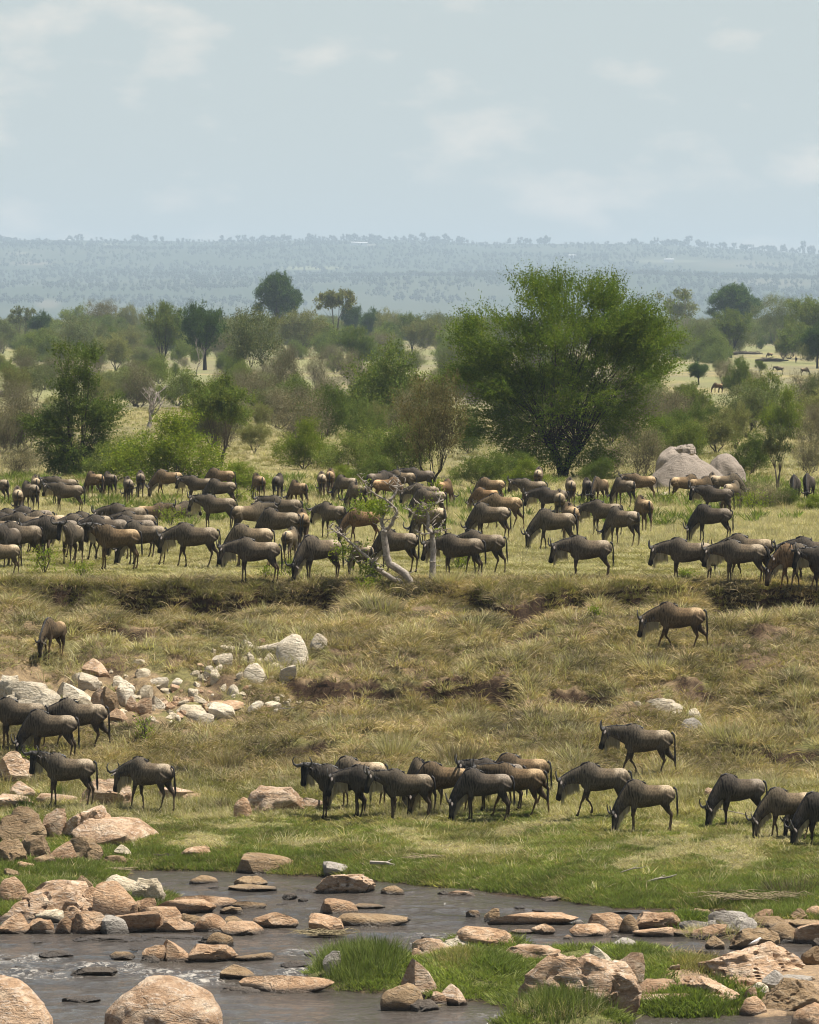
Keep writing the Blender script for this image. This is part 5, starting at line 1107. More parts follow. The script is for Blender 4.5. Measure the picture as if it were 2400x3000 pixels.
    c = blend(c, (.115, .088, .060), sst(.88, 1.14, z) * sst(.25, -.1, x) * .9)  # lighter along the back: sheen put into the coat colour
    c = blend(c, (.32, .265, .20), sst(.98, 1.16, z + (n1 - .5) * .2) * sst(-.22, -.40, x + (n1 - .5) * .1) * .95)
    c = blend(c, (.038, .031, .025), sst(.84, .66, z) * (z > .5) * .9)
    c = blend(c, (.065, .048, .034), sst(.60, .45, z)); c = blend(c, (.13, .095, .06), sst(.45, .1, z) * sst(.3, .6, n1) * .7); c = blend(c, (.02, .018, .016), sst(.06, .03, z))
    c = blend(c, (.035, .028, .022), sst(-.62, -.70, x) * sst(1.02, .86, z) * (z > .5))
    def dist_seg(a, b):
        a = np.array(a); b = np.array(b); t = np.clip(((co - a) @ (b - a)) / np.dot(b - a, b - a), 0, 1); return np.linalg.norm(co - (a + t[:, None] * (b - a)), axis=1), t
    dn, tn = dist_seg(nb, pl); ns = np.clip(1 - dn / .36, 0, 1) * (x > .25)
    fore = sst(.05, .30, x) * (z > .62)
    c = blend(c, (.080, .067, .052), fore * .8)
    st = np.sin((x * .9 + (n1 - .5) * .10 - .12 * (z - 1)) * 88); c = blend(c, (.024, .021, .019), fore * sst(.2, 1.0, st) * .85 * sst(.35, .6, fbm(x * 9, z * 5, seed + 5, 2)) * sst(.72, .88, z + .25 * (x > .6)) * (x < 1.1))
    dh, th = dist_seg(pl, pl + fd * .5); hd = sst(.20, .13, dh) * ((x > .6) | (turn != 0) & (x > .6))
    c = blend(c, (.095, .082, .066), hd)
    fr = ((co - np.array(pl)) @ np.array(up)); c = blend(c, (.016, .014, .013), hd * np.maximum(sst(-.02, .05, fr), sst(.62, .85, th)) * .95)
    set_col(body, 'fur', c * (.9 + .25 * n1[:, None]))
    # horns
    hs = []
    for s in (1, -1):
        h = MB(); sd = side0 * s; k = horns
        pts = [pl + sd * .02 + fd * .01 + up * .05, pl + sd * .09 * k + fd * .04 + up * .07, pl + sd * .20 * k + fd * .06 + up * .10, pl + sd * .27 * k + fd * .02 + up * .14, pl + sd * .285 * k - fd * .06 * k + up * .18, pl + sd * .245 * k - fd * .13 * k + up * .20, pl + sd * .19 * k - fd * .165 * k + up * .19]
        h.tube(pts, [.05 * min(1, k + .2), .045, .034, .028, .021, .014, .005], 7); hs.append(h.mesh('horn', HORN, True))
    es = []
    for s in (1, -1):
        e = MB(); sd = side0 * s; b = pl + sd * .09 + fd * .05 + up * .0
        e.tube([b, b + sd * .07 + fd * .025, b + sd * .14 + fd * .05, b + sd * .19 + fd * .085], [(.018, .02), (.014, .042), (.012, .035), (.004, .006)], 6); es.append(e.mesh('ear', EAR, True))
    # mane along the crest of the neck and withers
    m = MB(); top = []
    crest = [P(.10, 0, 1.245), P(.30, 0, 1.315), P(.46, 0, 1.34), P(.58, 0, 1.31)]
    for i in range(1, 6):
        tg = (npts[min(i + 1, 5)] - npts[i - 1]).normalized(); nrm = Vector((0, 1, 0)).cross(tg); nrm = -nrm if nrm.dot(Vector((0.25, 0, 1))) < 0 else nrm; crest.append(npts[i] + nrm.normalized() * lerp(.275, .115, (i / 5) ** .75))
    crest.append(pl - fd * .03)
    NM = 320 if not lying else 60
    for i in range(NM):
        t = rg.random() * (len(crest) - 1.001); k = int(t); p = crest[k].lerp(crest[k + 1], t - k) - Vector((0, 0, .02)); sgn = rg.choice([-1, 1]); fall = rg.random()
        d = Vector((rg.uniform(-.08, .02) - .05, sgn * lerp(.02, .13, fall), lerp(.09, -.24, fall))) * rg.uniform(.8, 1.35)
        m.blade(p + Vector((0, sgn * .02, 0)), d, .016, .25, 2)
    cm = MB(); cm.tube([p - Vector((0, 0, .02)) for p in crest], [(.035, .035)] * len(crest), 6); m.add(cm.v, cm.f)
    # beard from the chin down the throat
    b = MB(); ch = pl + fd * .34 + jaw * .07; th_ = pl + fd * .10 + jaw * .13
    line = [ch, th_]
    for i in (4, 3, 2, 1):
        tg = (npts[i + 1] - npts[i - 1]).normalized() if i < 5 else (npts[5] - npts[4]).normalized(); nrm = Vector((0, 1, 0)).cross(tg); nrm = -nrm if nrm.dot(Vector((0.25, 0, 1))) > 0 else nrm; line.append(npts[i] + nrm.normalized() * lerp(.265, .115, (i / 5) ** .75))
    if beardl > 0:
        for i in range(300):
            t = (rg.random() ** 1.3) * (len(line) - 1.9); k = int(t); p = line[k].lerp(line[min(k + 1, len(line) - 1)], t - k) + Vector((0, rg.uniform(-.035, .035), .02))
            Lb = rg.uniform(.20, .40) * beardl * (1 - .35 * t / len(line)); d = Vector((rg.uniform(-.06, .02), rg.uniform(-.05, .05), -Lb))
            if p.z + d.z < .03: d.z = -max(.03, p.z - .03)
            b.blade(p, d, .022, .0, 2)
    # tail
    tl = MB(); sw = rg.uniform(-.06, .06); tp = [P(-.70, 0, 1.13), P(-.77, sw * .3, 1.08), P(-.80, sw * .6, .92), P(-.805, sw, .72)]
    tl.tube(tp, [.035, .028, .022, .018], 6, t=(1, 1, 1))
    for i in range(70):
        t = rg.random(); p = tp[2].lerp(tp[3], t) if t > .2 else tp[1].lerp(tp[2], .7); d = Vector((rg.uniform(-.04, .03), rg.uniform(-.035, .035) + sw * .3, -rg.uniform(.25, .48)))
        if lying: d.z = -.15
        tl.blade(p, d, .013, .0, 2)
    return dict(body=body, horn=hs, ear=es, mane=m.mesh('mane', MANE), beard=b.mesh('beard', BEARD) if beardl > 0 else None, tail=tl.mesh('tail', TAILM, True))

POSE = {
 'level': beast('level', seed=1), 'level2': beast('level2', (1.12, 0, 1.30), (.42, 0, -1), 'square', seed=2),
 'low': beast('low', (1.17, 0, 1.06), (.28, 0, -1), 'stand', seed=3), 'low2': beast('low2', (1.15, 0, .96), (.20, 0, -1), 'stride', seed=4),
 'graze': beast('graze', (.98, 0, .52), (.12, 0, -1), 'stand', seed=5, beardl=.7), 'graze2': beast('graze2', (1.06, 0, .55), (.05, 0, -1), 'stride', seed=6, beardl=.7), 'graze3': beast('graze3', (.90, .12, .50), (-.08, .1, -1), 'square', seed=7, beardl=.7),
 'turned': beast('turned', (1.02, .08, 1.34), (.20, 0, -1), 'stand', 1.15, seed=8), 'turnedr': beast('turnedr', (1.02, -.08, 1.30), (.25, 0, -1), 'stand', -1.0, seed=9),
 'walk': beast('walk', (1.15, 0, 1.22), (.34, 0, -1), 'walk', seed=10), 'walklow': beast('walklow', (1.16, 0, .92), (.24, 0, -1), 'walk', seed=11),
 'calf': beast('calf', (1.02, 0, .62), (.10, 0, -1), 'stride', seed=12, horns=.4, beardl=.45), 'calf2': beast('calf2', (1.02, 0, 1.25), (.3, 0, -1), 'stand', seed=13, horns=.45, beardl=.4),
 'lying': beast('lying', (.98, 0, 1.24), (.4, 0, -.9), lying=True, seed=14)}
_bi = [0]
def wildebeest(px, row, yaw, pose, tone, label, sc=1.0, dist=False, group='wildebeest of the migrating herd'):
    d = POSE[pose]; X, Y, Z = hit(px, row); r = random.Random(int(px * 3 + row)); s = sc * r.uniform(.97, 1.04) * float(np.interp(row, [1100, 1480, 1560, 1640, 2200, 2450], [.9, .82, .92, .98, .96, .90]))
    # body sits a touch behind the nearest hooves
    Y2 = Y + .1; rt = root('wildebeest', (X * Y2 / Y, Y2, float(ground(np.array([X]), np.array([Y2]))[0]) + .01), R(yaw + r.uniform(-9, 9)), (s * .95, s * .97, s * 1.07)); tag(rt, label, 'wildebeest', group)
    def put(nm, me, m=None):
        o = obj(nm, me, rt)
        if m: o.material_slots[0].link = 'OBJECT'; o.material_slots[0].material = m
    put('body', d['body'], FUR[tone]); put('tail', d['tail'])
    if not dist:
        for h in d['horn']: put('horn', h)
        for h in d['ear']: put('ear', h)
        put('mane', d['mane'])
        if d['beard']: put('beard', d['beard'])
    return rt
HERD = [ # px, hoof row, heading (180 = left, 90 = away, 0 = right, 270 = towards us), pose, coat, label
 (-2, 1478, 132, 'graze', 'g', 'grey-brown wildebeest cut by the left edge in the back row'),
 (105, 1476, 100, 'graze3', 't', 'pale-rumped wildebeest half hidden behind two others at the far left of the back row'),
 (88, 1500, 128, 'graze', 'g', 'wildebeest with a long black tail turned three-quarters away at far left'),
 (52, 1517, 98, 'graze', 't', 'pale wildebeest seen squarely from behind, head down, at far left of the back rows'),
 (185, 1480, 172, 'level', 'g', 'wildebeest mostly hidden behind the bearded one in front of the tiered tree'),
 (200, 1503, 176, 'level', 'g', 'bearded wildebeest facing left in front of the two-tiered tree'),
 (278, 1462, 137, 'graze', 'b', 'brown wildebeest grazing beside the two-tiered tree'),
 (322, 1462, 112, 'graze3', 'g', 'wildebeest with its rump to us just right of the brown one at the tiered tree'),
 (376, 1476, 92, 'graze', 'g', 'wildebeest seen straight from behind in front of the wide bush'),
 (412, 1458, 98, 'graze3', 'g', 'taller wildebeest from behind beside the wide bright bush'),
 (495, 1459, 172, 'graze2', 'b', 'warm brown wildebeest grazing left by the wide bush'),
 (648, 1452, 178, 'graze', 'b', 'brown back of a wildebeest showing behind the large pair in the back row'),
 (585, 1478, 182, 'level', 'g', 'dark-faced wildebeest looking left, its rear overlapped by a big grazing one'),
 (650, 1490, 176, 'graze', 'g', 'big wildebeest with a pale rump overlapping the dark-faced one'),
 (757, 1468, 102, 'graze', 'b', 'lone brown wildebeest from behind, left of the dark-tailed one'),
 (815, 1466, 82, 'graze3', 'k', 'dark wildebeest from behind with a pale tail stripe'),
 (875, 1490, 132, 'graze2', 'b', 'brown wildebeest grazing with its tail swung right in the back row'),
 (943, 1459, 92, 'graze', 't', 'very pale-rumped wildebeest from behind in the back row'),
 (968, 1454, 88, 'graze3', 'b', 'wildebeest almost hidden right of the very pale rump'),
 (1015, 1474, 145, 'graze', 'g', 'broad brown wildebeest grazing left of the broken tree'),
 (1048, 1499, 134, 'graze2', 't', 'wildebeest with a bright rump grazing just left of the broken tree top'),
 (1108, 1462, 35, 'low', 'k', 'dark wildebeest facing away right behind the top of the leaning tree'),
 (1132, 1480, 8, 'graze', 'c', 'rusty brown young wildebeest behind the top of the leaning tree'),
 (1180, 1458, 168, 'low', 't', 'pale-shouldered wildebeest behind the twigs of the leaning tree'),
 (1232, 1453, 182, 'level', 'k', 'nearly black wildebeest in the shade of the reddish-brown tree'),
 (1245, 1502, 178, 'low2', 'g', 'wildebeest with its dark face lowered between the two broken trees'),
 (1262, 1522, 172, 'graze', 'g', 'wildebeest back showing under the branches of the second broken tree'),
 (1302, 1487, 62, 'graze', 'c', 'rusty brown wildebeest grazing away right of the second broken tree'),
 (1440, 1478, 180, 'graze', 'b', 'brown wildebeest at the back under the left boughs of the big acacia'),
 (1425, 1502, 176, 'graze2', 'c', 'rusty calf-sized wildebeest behind the long-bodied one', .85),
 (1560, 1489, 180, 'level', 'g', 'wildebeest facing left with a pale beard under the big acacia'),
 (1578, 1446, 92, 'graze', 't', 'pale rump of a wildebeest right under the big acacia stem'),
 (1672, 1485, 98, 'graze', 't', 'pale-rumped wildebeest from behind below the big acacia trunk'),
 (1722, 1480, 105, 'graze3', 'k', 'dark wildebeest right of the big acacia trunk'),
 (1758, 1480, 245, 'graze', 'b', 'wildebeest grazing towards us right of the dark one'),
 (1830, 1486, 134, 'graze', 'g', 'round-bellied wildebeest grazing in front of the granite boulders left side'),
 (1882, 1470, 178, 'level', 'b', 'brown wildebeest standing broadside at the left foot of the granite boulders'),
 (2005, 1473, 8, 'graze', 'b', 'brown wildebeest grazing to the right in front of the granite cone'),
 (2052, 1476, 32, 'graze3', 'b', 'brown wildebeest with a pale line on its neck before the granite cone'),
 (2090, 1466, 95, 'graze', 't', 'pale wildebeest from behind in front of the granite cone'),
 (2128, 1470, 5, 'graze2', 't', 'tan wildebeest partly behind others at the right granite boulder'),
 (2145, 1496, 62, 'graze', 't', 'pale-rumped wildebeest bending right at the right granite boulder'),
 (2126, 1512, 92, 'calf', 't', 'small pale rump of a young wildebeest behind the slate-grey bull', .8),
 (2100, 1518, 178, 'level', 'k', 'dark head and shoulders of a wildebeest above the slate-grey bull'),
 (2330, 1476, 262, 'graze', 'k', 'dark wildebeest facing us at the far right, left of its companion'),
 (2370, 1473, 248, 'graze3', 'k', 'dark wildebeest at the far right, right of its companion'),
 # middle rows
 (445, 1532, 5, 'lying', 'b', 'brown wildebeest lying down behind a weed bush, left one'),
 (520, 1528, 20, 'lying', 't', 'tan wildebeest lying down right behind a weed bush'),
 (372, 1592, 182, 'low', 'g', 'wildebeest with curled horns at the back of the left cluster'),
 (402, 1612, 176, 'low', 'g', 'pale-crested wildebeest just behind the curl-horned one in the left cluster'),
 (312, 1640, 178, 'low2', 'k', 'dark maned wildebeest in the middle of the left cluster'),
 (425, 1656, 172, 'graze', 'g', 'big wildebeest with hanging mane at the right side of the left cluster'),
 (345, 1669, 180, 'turned', 'b', 'brown wildebeest at the front of the left cluster, head turned to us'),
 (212, 1656, 243, 'level2', 'g', 'wildebeest with a rusty forehead facing us in the left cluster'),
 (140, 1622, 178, 'low', 't', 'tan back of a wildebeest behind the left cluster'),
 (270, 1618, 182, 'low', 'g', 'grey wildebeest behind the one with the rusty forehead'),
 (125, 1642, 104, 'graze', 't', 'wildebeest showing a bright round rump in the left cluster'),
 (85, 1628, 165, 'low', 'g', 'wildebeest standing behind the bright round rump'),
 (62, 1660, 208, 'low', 'g', 'wildebeest with pale forelegs at the left of the cluster'),
 (22, 1664, 250, 'level2', 'k', 'dark wildebeest facing us at the left edge of the cluster'),
 (2, 1640, 170, 'low2', 'g', 'wildebeest at the left edge behind the dark one'),
 (38, 1622, 178, 'level', 'k', 'dark wildebeest with upright horns at the back of the cluster, far left'),
 (8, 1690, 190, 'calf', 't', 'tan calf at the very left edge of the bank top', .75),
 (168, 1644, 188, 'low', 'k', 'dark wildebeest wedged right of the bright round rump in the left cluster'),
 (248, 1634, 165, 'low2', 'g', 'wildebeest back seen between the rusty-browed one and the head-turned one'),
 (395, 1634, 178, 'graze', 'k', 'dark wildebeest behind the belly of the big one with hanging mane'),
 (52, 1606, 172, 'low', 'g', 'grey wildebeest back in the rear line of the left cluster, second from the edge'),
 (98, 1603, 183, 'low2', 'k', 'dark wildebeest back in the rear line of the left cluster, third from the edge'),
 (640, 1556, 174, 'level', 'g', 'wildebeest with a dark face and dark mane behind the white-hipped one'),
 (730, 1580, 22, 'level', 't', 'white-hipped pale wildebeest facing right in the middle row'),
 (832, 1562, 168, 'level', 'g', 'grey wildebeest behind, head to head with the white-hipped one'),
 (886, 1608, 94, 'graze', 'b', 'brown wildebeest seen squarely from behind in the middle row'),
 (822, 1612, 156, 'graze', 'g', 'stocky wildebeest with pale haunch left of the one seen squarely from behind'),
 (975, 1578, 142, 'low', 'g', 'maned wildebeest facing away left with its black tail hanging, left of the leaning tree'),
 (575, 1664, 179, 'low2', 'g', 'dark-maned wildebeest with a hanging head and tawny beard, right of the left cluster'),
 (738, 1662, 180, 'graze', 't', 'tan back of a wildebeest behind the pale-bearded one on the lip'),
 (850, 1650, 82, 'calf', 't', 'small tan rump of a calf behind the pale-bearded wildebeest', .8),
 (755, 1710, 178, 'low', 'g', 'slim grey wildebeest with a long pale beard at the lip of the bank'),
 (940, 1708, 216, 'graze', 'g', 'hump-backed wildebeest grazing towards us on the lip left of the leaning tree'),
 (1065, 1594, 188, 'calf', 'c', 'rusty brown young wildebeest grazing beside the leaning tree', .9),
 (1062, 1694, 128, 'calf', 't', 'pale-rumped calf grazing behind the branches of the leaning tree', .78),
 (1166, 1678, 160, 'graze', 'g', 'large wildebeest grazing directly behind the leaning trunk'),
 (1262, 1594, 128, 'graze', 't', 'wildebeest with a golden rump behind the second broken tree'),
 (1277, 1578, 92, 'calf', 't', 'small calf rump behind the second broken tree', .72),
 (1352, 1698, 176, 'low', 'g', 'wildebeest with a tawny beard right beside the second broken tree'),
 (1418, 1682, 172, 'low2', 'g', 'wildebeest overlapping behind the bearded one right of the second broken tree'),
 (1440, 1588, 165, 'graze', 'g', 'wildebeest with its head hidden in grass below the long-bodied one'),
 (1478, 1552, 180, 'walklow', 'b', 'long-bodied brown wildebeest walking left with head low'),
 (1618, 1520, 176, 'low', 'k', 'dark-headed wildebeest behind the grazing pair under the acacia'),
 (1640, 1534, 98, 'graze3', 't', 'pale flank of a wildebeest squeezed behind the big grazing one'),
 (1672, 1584, 102, 'graze', 'b', 'wildebeest from behind at the right shoulder of the big grazing one'),
 (1628, 1612, 193, 'graze2', 'g', 'big wildebeest grazing left, horns forward, in the middle of the right half'),
 (1727, 1704, 179, 'low', 'g', 'wildebeest with a flowing beard standing alone on the short grass of the bank top'),
 (1775, 1572, 160, 'low', 'g', 'wildebeest with a pale rump and beard facing away left in the right half'),
 (1828, 1602, 132, 'graze', 'g', 'wildebeest grazing away with its rump to us in the straw grass'),
 (1886, 1560, 108, 'graze3', 'b', 'wildebeest with a long dark tail, rightmost of the central trio'),
 (2090, 1590, 160, 'graze', 'k', 'slate-grey bull grazing away in the tall straw on the right'),
 (2022, 1714, 179, 'low', 'g', 'bearded wildebeest facing left, frontmost of the right pair'),
 (2200, 1706, 172, 'low2', 't', 'pale-backed wildebeest behind the right pair'),
 (2178, 1719, 180, 'low', 'g', 'wildebeest with a curved tail overlapping the bearded one of the right pair'),
 (2388, 1716, 178, 'low', 'k', 'black-maned wildebeest at the right edge behind the two others'),
 (2372, 1738, 180, 'low2', 'g', 'wildebeest with a sloping neck at the right edge above the rusty young one'),
 (2340, 1764, 181, 'calf', 'c', 'rusty brown young wildebeest grazing on the lip at the right edge', .98),
 (2432, 1752, 188, 'level', 'k', 'dark-faced wildebeest looking in from the right edge'),
 # on the slope and the lower flat
 (1995, 1912, 181, 'walklow', 'b', 'brown wildebeest with a straw beard walking down the slope alone'),
 (157, 1934, 236, 'calf', 'b', 'young brown wildebeest grazing alone on the left slope', .84),
 (62, 2204, 179, 'low', 'g', 'wildebeest entering from the left edge below the white outcrop'),
 (238, 2206, 168, 'walklow', 'g', 'wildebeest with hind leg stretched back in the lower left group'),
 (152, 2234, 182, 'graze', 'g', 'wildebeest with a long black tail grazing behind the horned one'),
 (203, 2366, 172, 'turned', 'g', 'horned grey wildebeest standing on the green flat, looking at us'),
 (442, 2378, 152, 'low2', 'g', 'hump-maned wildebeest facing away left on the green flat by the pink outcrop'),
 (1000, 2402, 184, 'turned', 'k', 'dark wildebeest with wide horns facing us at the left of the lower herd'),
 (1058, 2374, 178, 'graze', 't', 'pale back of a wildebeest behind the wide-horned one'),
 (1092, 2396, 184, 'low', 'k', 'dark wildebeest standing between the wide-horned one and the fan-bearded one'),
 (1195, 2405, 182, 'level', 'g', 'wildebeest with a fan of tawny beard in the middle of the lower herd'),
 (1248, 2376, 118, 'graze3', 't', 'light-shouldered wildebeest bending down behind the fan-bearded one'),
 (1305, 2388, 180, 'graze', 'b', 'brown wildebeest grazing behind, right of the fan-bearded one'),
 (1462, 2378, 181, 'level', 'k', 'wildebeest with an upright horn behind the big grazing bull of the lower herd'),
 (1425, 2410, 183, 'graze', 'k', 'big dark bull grazing with muzzle in the grass in the lower herd'),
 (1532, 2366, 175, 'graze2', 'b', 'brown back of a wildebeest rising behind the right end of the lower herd'),
 (1520, 2398, 177, 'walk', 'b', 'brown wildebeest with a white knee at the right end of the lower herd'),
 (1895, 2280, 178, 'walk', 'g', 'grey wildebeest striding left above the lower right group'),
 (1768, 2394, 180, 'walklow', 'g', 'wildebeest walking left with a bent foreleg and lowered head'),
 (1902, 2440, 180, 'graze', 't', 'pale-flanked wildebeest grazing left on the green flat, lower right'),
 (2170, 2422, 207, 'graze', 'k', 'slate wildebeest with a pale saddle grazing towards us, lower right'),
 (2315, 2462, 196, 'graze2', 't', 'tan wildebeest with a pale rump grazing near the right edge, lower herd'),
 (2425, 2484, 188, 'graze', 'k', 'black-maned bull grazing at the right edge of the lower bank'),
 (2376, 2456, 200, 'calf', 'k', 'young dark wildebeest between the tan one and the black-maned bull', .8),
]
for h_ in HERD: wildebeest(*h_)
DIST = [(2256, 1050, 190, 'graze', 'b', 'tiny distant wildebeest grazing near the fallen log'), (2284, 1096, 180, 'level', 'g', 'distant wildebeest facing left on the open right plain'), (2358, 1100, 15, 'graze', 't', 'distant pale wildebeest grazing right, near the right edge'),
        (2333, 1062, 92, 'graze', 'k', 'distant dark wildebeest seen from behind by the right trees'), (2104, 1150, 178, 'graze', 'b', 'distant brown wildebeest, left of the two by the small thorn tree'), (2126, 1150, 170, 'graze', 'g', 'distant wildebeest, right of the two by the small thorn tree'),
        (2017, 1038, 182, 'level', 'b', 'distant wildebeest in the shade at the foot of the pale airy tree'), (978, 1066, 100, 'graze', 'g', 'distant wildebeest alone among the trees in the middle of the plain')]
for h_ in DIST: wildebeest(*h_, .8, dist=True, group='distant wildebeest on the plain')

# small grey and white bird on the right outcrop
def bird(px, row, label):
    X, Y, z = hit(px, 2868, True); Y += 1.0; s = scale_at(Y); z = CAM_H - (row - HOR) / F * Y
    q = MB(); q.tube([(-.11, 0, .05), (-.05, 0, .075), (.02, 0, .10), (.07, 0, .135), (.09, 0, .16), (.12, 0, .165), (.135, 0, .16)], [.006, .03, .042, .03, .024, .02, .005], 8)
    rt = root('bird', ((px - 1200) / F * Y, Y, z), .2); tag(rt, label, 'bird'); obj('body', q.mesh('body', m_plain('white plumage', (.75, .74, .72), .7, .05), True), rt)
    q = MB(); q.tube([(.133, 0, .16), (.185, 0, .152)], [.006, .002], 5); obj('beak', q.mesh('beak', MANE), rt)
    w = m_plain('grey wing', (.3, .28, .26), .7, .1)
    for sg in (1, -1):
        q = MB(); q.tube([(.04, sg * .035, .12), (-.04, sg * .04, .09), (-.14, sg * .02, .045)], [(.012, .03), (.01, .03), (.004, .008)], 6); obj('wing', q.mesh('wing', w, True), rt)
        q = MB(); q.tube([(.01, sg * .015, .07), (.01, sg * .015, -.12)], [.004, .004], 4); obj('leg', q.mesh('leg', MANE), rt)
bird(2212, 2774, 'small white and grey wading bird standing on the right pink outcrop')

# ------------------------------------------------------------------ grass
G = {'green': m_leaf('fresh grass', (.185, .215, .072), .35, .25, None, .3), 'lime': m_leaf('olive grass', (.25, .22, .11), .35, .25, None, .35), 'straw': m_leaf('dry straw', (.46, .40, .26), .3, .25, None, .25),
     'thatch': m_leaf('withered thatch', (.275, .222, .145), .25, .3, (.30, .24, .15), .6), 'reed': m_leaf('river reed', (.15, .18, .06), .3, .3), 'weed': m_leaf('weed leaf', (.16, .195, .06), .35, .3)}
def tuft(m, n, h, spread, w, lean, bend, seed, seg=2, top=0):
    random.seed(seed); q = MB()
    for i in range(n):
        a = random.uniform(0, 6.28); r = spread * math.sqrt(random.random()); L = h * random.uniform(.45, 1.15); ln = lean * random.random() ** .7 * (r / spread + .25)
        a2 = a + random.uniform(-.9, .9); g = random.uniform(.7, 1.25)
        q.blade((math.cos(a) * r, math.sin(a) * r, -.02), (math.cos(a2) * ln * L, math.sin(a2) * ln * L, L), w * random.uniform(.6, 1.3), bend * random.uniform(.3, 1.2), seg, (g * random.uniform(.92, 1.1), g, g * random.uniform(.75, 1.05)))
    return q.mesh('tuft', m)
T_ = {
 'short_green': [tuft(G['green'], 26, .09, .17, .008, 1.6, .25, s) for s in range(4)], 'short_lime': [tuft(G['lime'], 24, .10, .17, .008, 1.6, .3, 10 + s) for s in range(4)],
 'short_straw': [tuft(G['straw'], 20, .12, .17, .007, 1.7, .3, 20 + s) for s in range(4)],
 'thatch': [tuft(G['thatch'], 30, .26, .16, .008, 1.5, .7, 30 + s, 3) for s in range(5)], 'drystraw': [tuft(G['straw'], 22, .34, .15, .007, 1.0, .55, 40 + s, 3) for s in range(4)],
 'lush': [tuft(G['green'], 26, .20, .14, .008, .9, .4, 50 + s, 3) for s in range(4)], 'limetuft': [tuft(G['lime'], 26, .26, .15, .008, 1.0, .5, 60 + s, 3) for s in range(4)],
 'tallstraw': [tuft(G['straw'], 14, .62, .16, .006, .5, .25, 70 + s, 3) for s in range(4)], 'reed': [tuft(G['reed'], 20, .52, .16, .007, .6, .3, 80 + s, 3) for s in range(3)], 'weed': [tuft(G['weed'], 26, .35, .14, .02, .9, .3, 90 + s, 3) for s in range(3)]}
def sow(N, y0, y1, a=.072):
    Y = rs.uniform(y0, y1, N); X = rs.uniform(-a, a, N) * Y; return X, Y
BATCH = {}
def plant(kind, X, Y, Z, size, tilt=None):
    BATCH.setdefault(kind, []).append((X, Y, Z, size))
# bank top and plain
X, Y = sow(60000, 182.5, 262); c, z, row, px, n1, n2, bank = cover(X, Y); r = rs.rand(len(X)); dens = np.clip(1.2 - (Y - 190) / 90, .35, 1)
dry = sst(198, 222, Y + (n1 - .5) * 30) * .75 + .25 * sst(.45, .6, n1)
k = (r < dens); g = rs.rand(len(X)) < dry
s_ = k & ~g; plant('short_lime', X[s_ & (n2 > .48)], Y[s_ & (n2 > .48)], z[s_ & (n2 > .48)], rs.uniform(.6, 1.25, (s_ & (n2 > .48)).sum())); q_ = s_ & (n2 <= .48); plant('short_straw', X[q_], Y[q_], z[q_], rs.uniform(.6, 1.1, q_.sum()))
s_ = k & g; q_ = s_ & (n2 > .44) & (Y > 192); plant('drystraw', X[q_], Y[q_], z[q_], rs.uniform(.35, 1.0, q_.sum()) * np.clip((Y[q_] - 188) / 34 + .25 * (px[q_] > 1350), .25, 1)); q_ = s_ & ~((n2 > .44) & (Y > 192)); plant('short_straw', X[q_], Y[q_], z[q_], rs.uniform(.7, 1.5, q_.sum()))
q_ = (rs.rand(len(X)) < .035) & (px > 1300) & (Y > 196) & (n1 > .42); plant('tallstraw', X[q_], Y[q_], z[q_], rs.uniform(.6, 1.1, q_.sum()))
X, Y = sow(26000, 255, 520, .074); c, z, row, px, n1, n2, bank = cover(X, Y); g = n1 > .46
plant('drystraw', X[g], Y[g], z[g], rs.uniform(.6, 1.5, g.sum())); plant('limetuft', X[~g], Y[~g], z[~g], rs.uniform(.6, 1.4, (~g).sum()))
X, Y = sow(2200, 232, 300, .074); z = ground(X, Y); g = fbm(X * .2, Y * .1, 71, 3) > .52; plant('weed', X[g], Y[g], z[g], rs.uniform(.8, 1.8, g.sum()))
# slope
X, Y = sow(64000, 158.5, 184.6); c, z, row, px, n1, n2, bank = cover(X, Y); n3 = fbm(X * .9, Y * .5, 72, 3)
bare = (fbm(X * .55, Y * .4, 73, 3) > .545) & (Y < 181.5); lip = (Y > 181.6)
zf = ground(X, Y - .3); steep = (z - zf) > .20; k = (~bare | (rs.rand(len(X)) < .25)) & (~steep | (rs.rand(len(X)) < .22))
near_ = np.where((px < 960) & (row > 1860) & (row < 2125), .55, 1.0)
# keep grass off the scree
sc_ = (np.clip(1 - ((px - 430) / 330) ** 2 - ((row - 2040) / 85) ** 2, 0, 1) > .2) | (np.clip(1 - ((px - 70) / 150) ** 2 - ((row - 2030) / 70) ** 2, 0, 1) > .1); k &= ~sc_ | (rs.rand(len(X)) < .18)
p_ = rs.rand(len(X)); t1 = k & (p_ < .60 + .2 * (n3 > .5)); t2 = k & ~t1 & (p_ < .84); t3 = k & ~t1 & ~t2
plant('thatch', X[t1], Y[t1], z[t1], rs.uniform(.5, 1.7, t1.sum()) * near_[t1]); q_ = t2 & (n1 > .51); plant('limetuft', X[q_], Y[q_], z[q_], rs.uniform(.4, 1.0, q_.sum()) * near_[q_]); q_ = t2 & (n1 <= .51); plant('drystraw', X[q_], Y[q_], z[q_], rs.uniform(.4, 1.05, q_.sum()) * near_[q_])
q_ = k & (n3 > .56) & (rs.rand(len(X)) < .22); plant('drystraw', X[q_], Y[q_], z[q_], rs.uniform(.9, 1.7, q_.sum()))
q_ = t3 & (n3 > .42); plant('short_lime', X[q_], Y[q_], z[q_], rs.uniform(.8, 1.6, q_.sum())); q_ = t3 & (n3 <= .42); plant('short_straw', X[q_], Y[q_], z[q_], rs.uniform(.8, 1.6, q_.sum()))
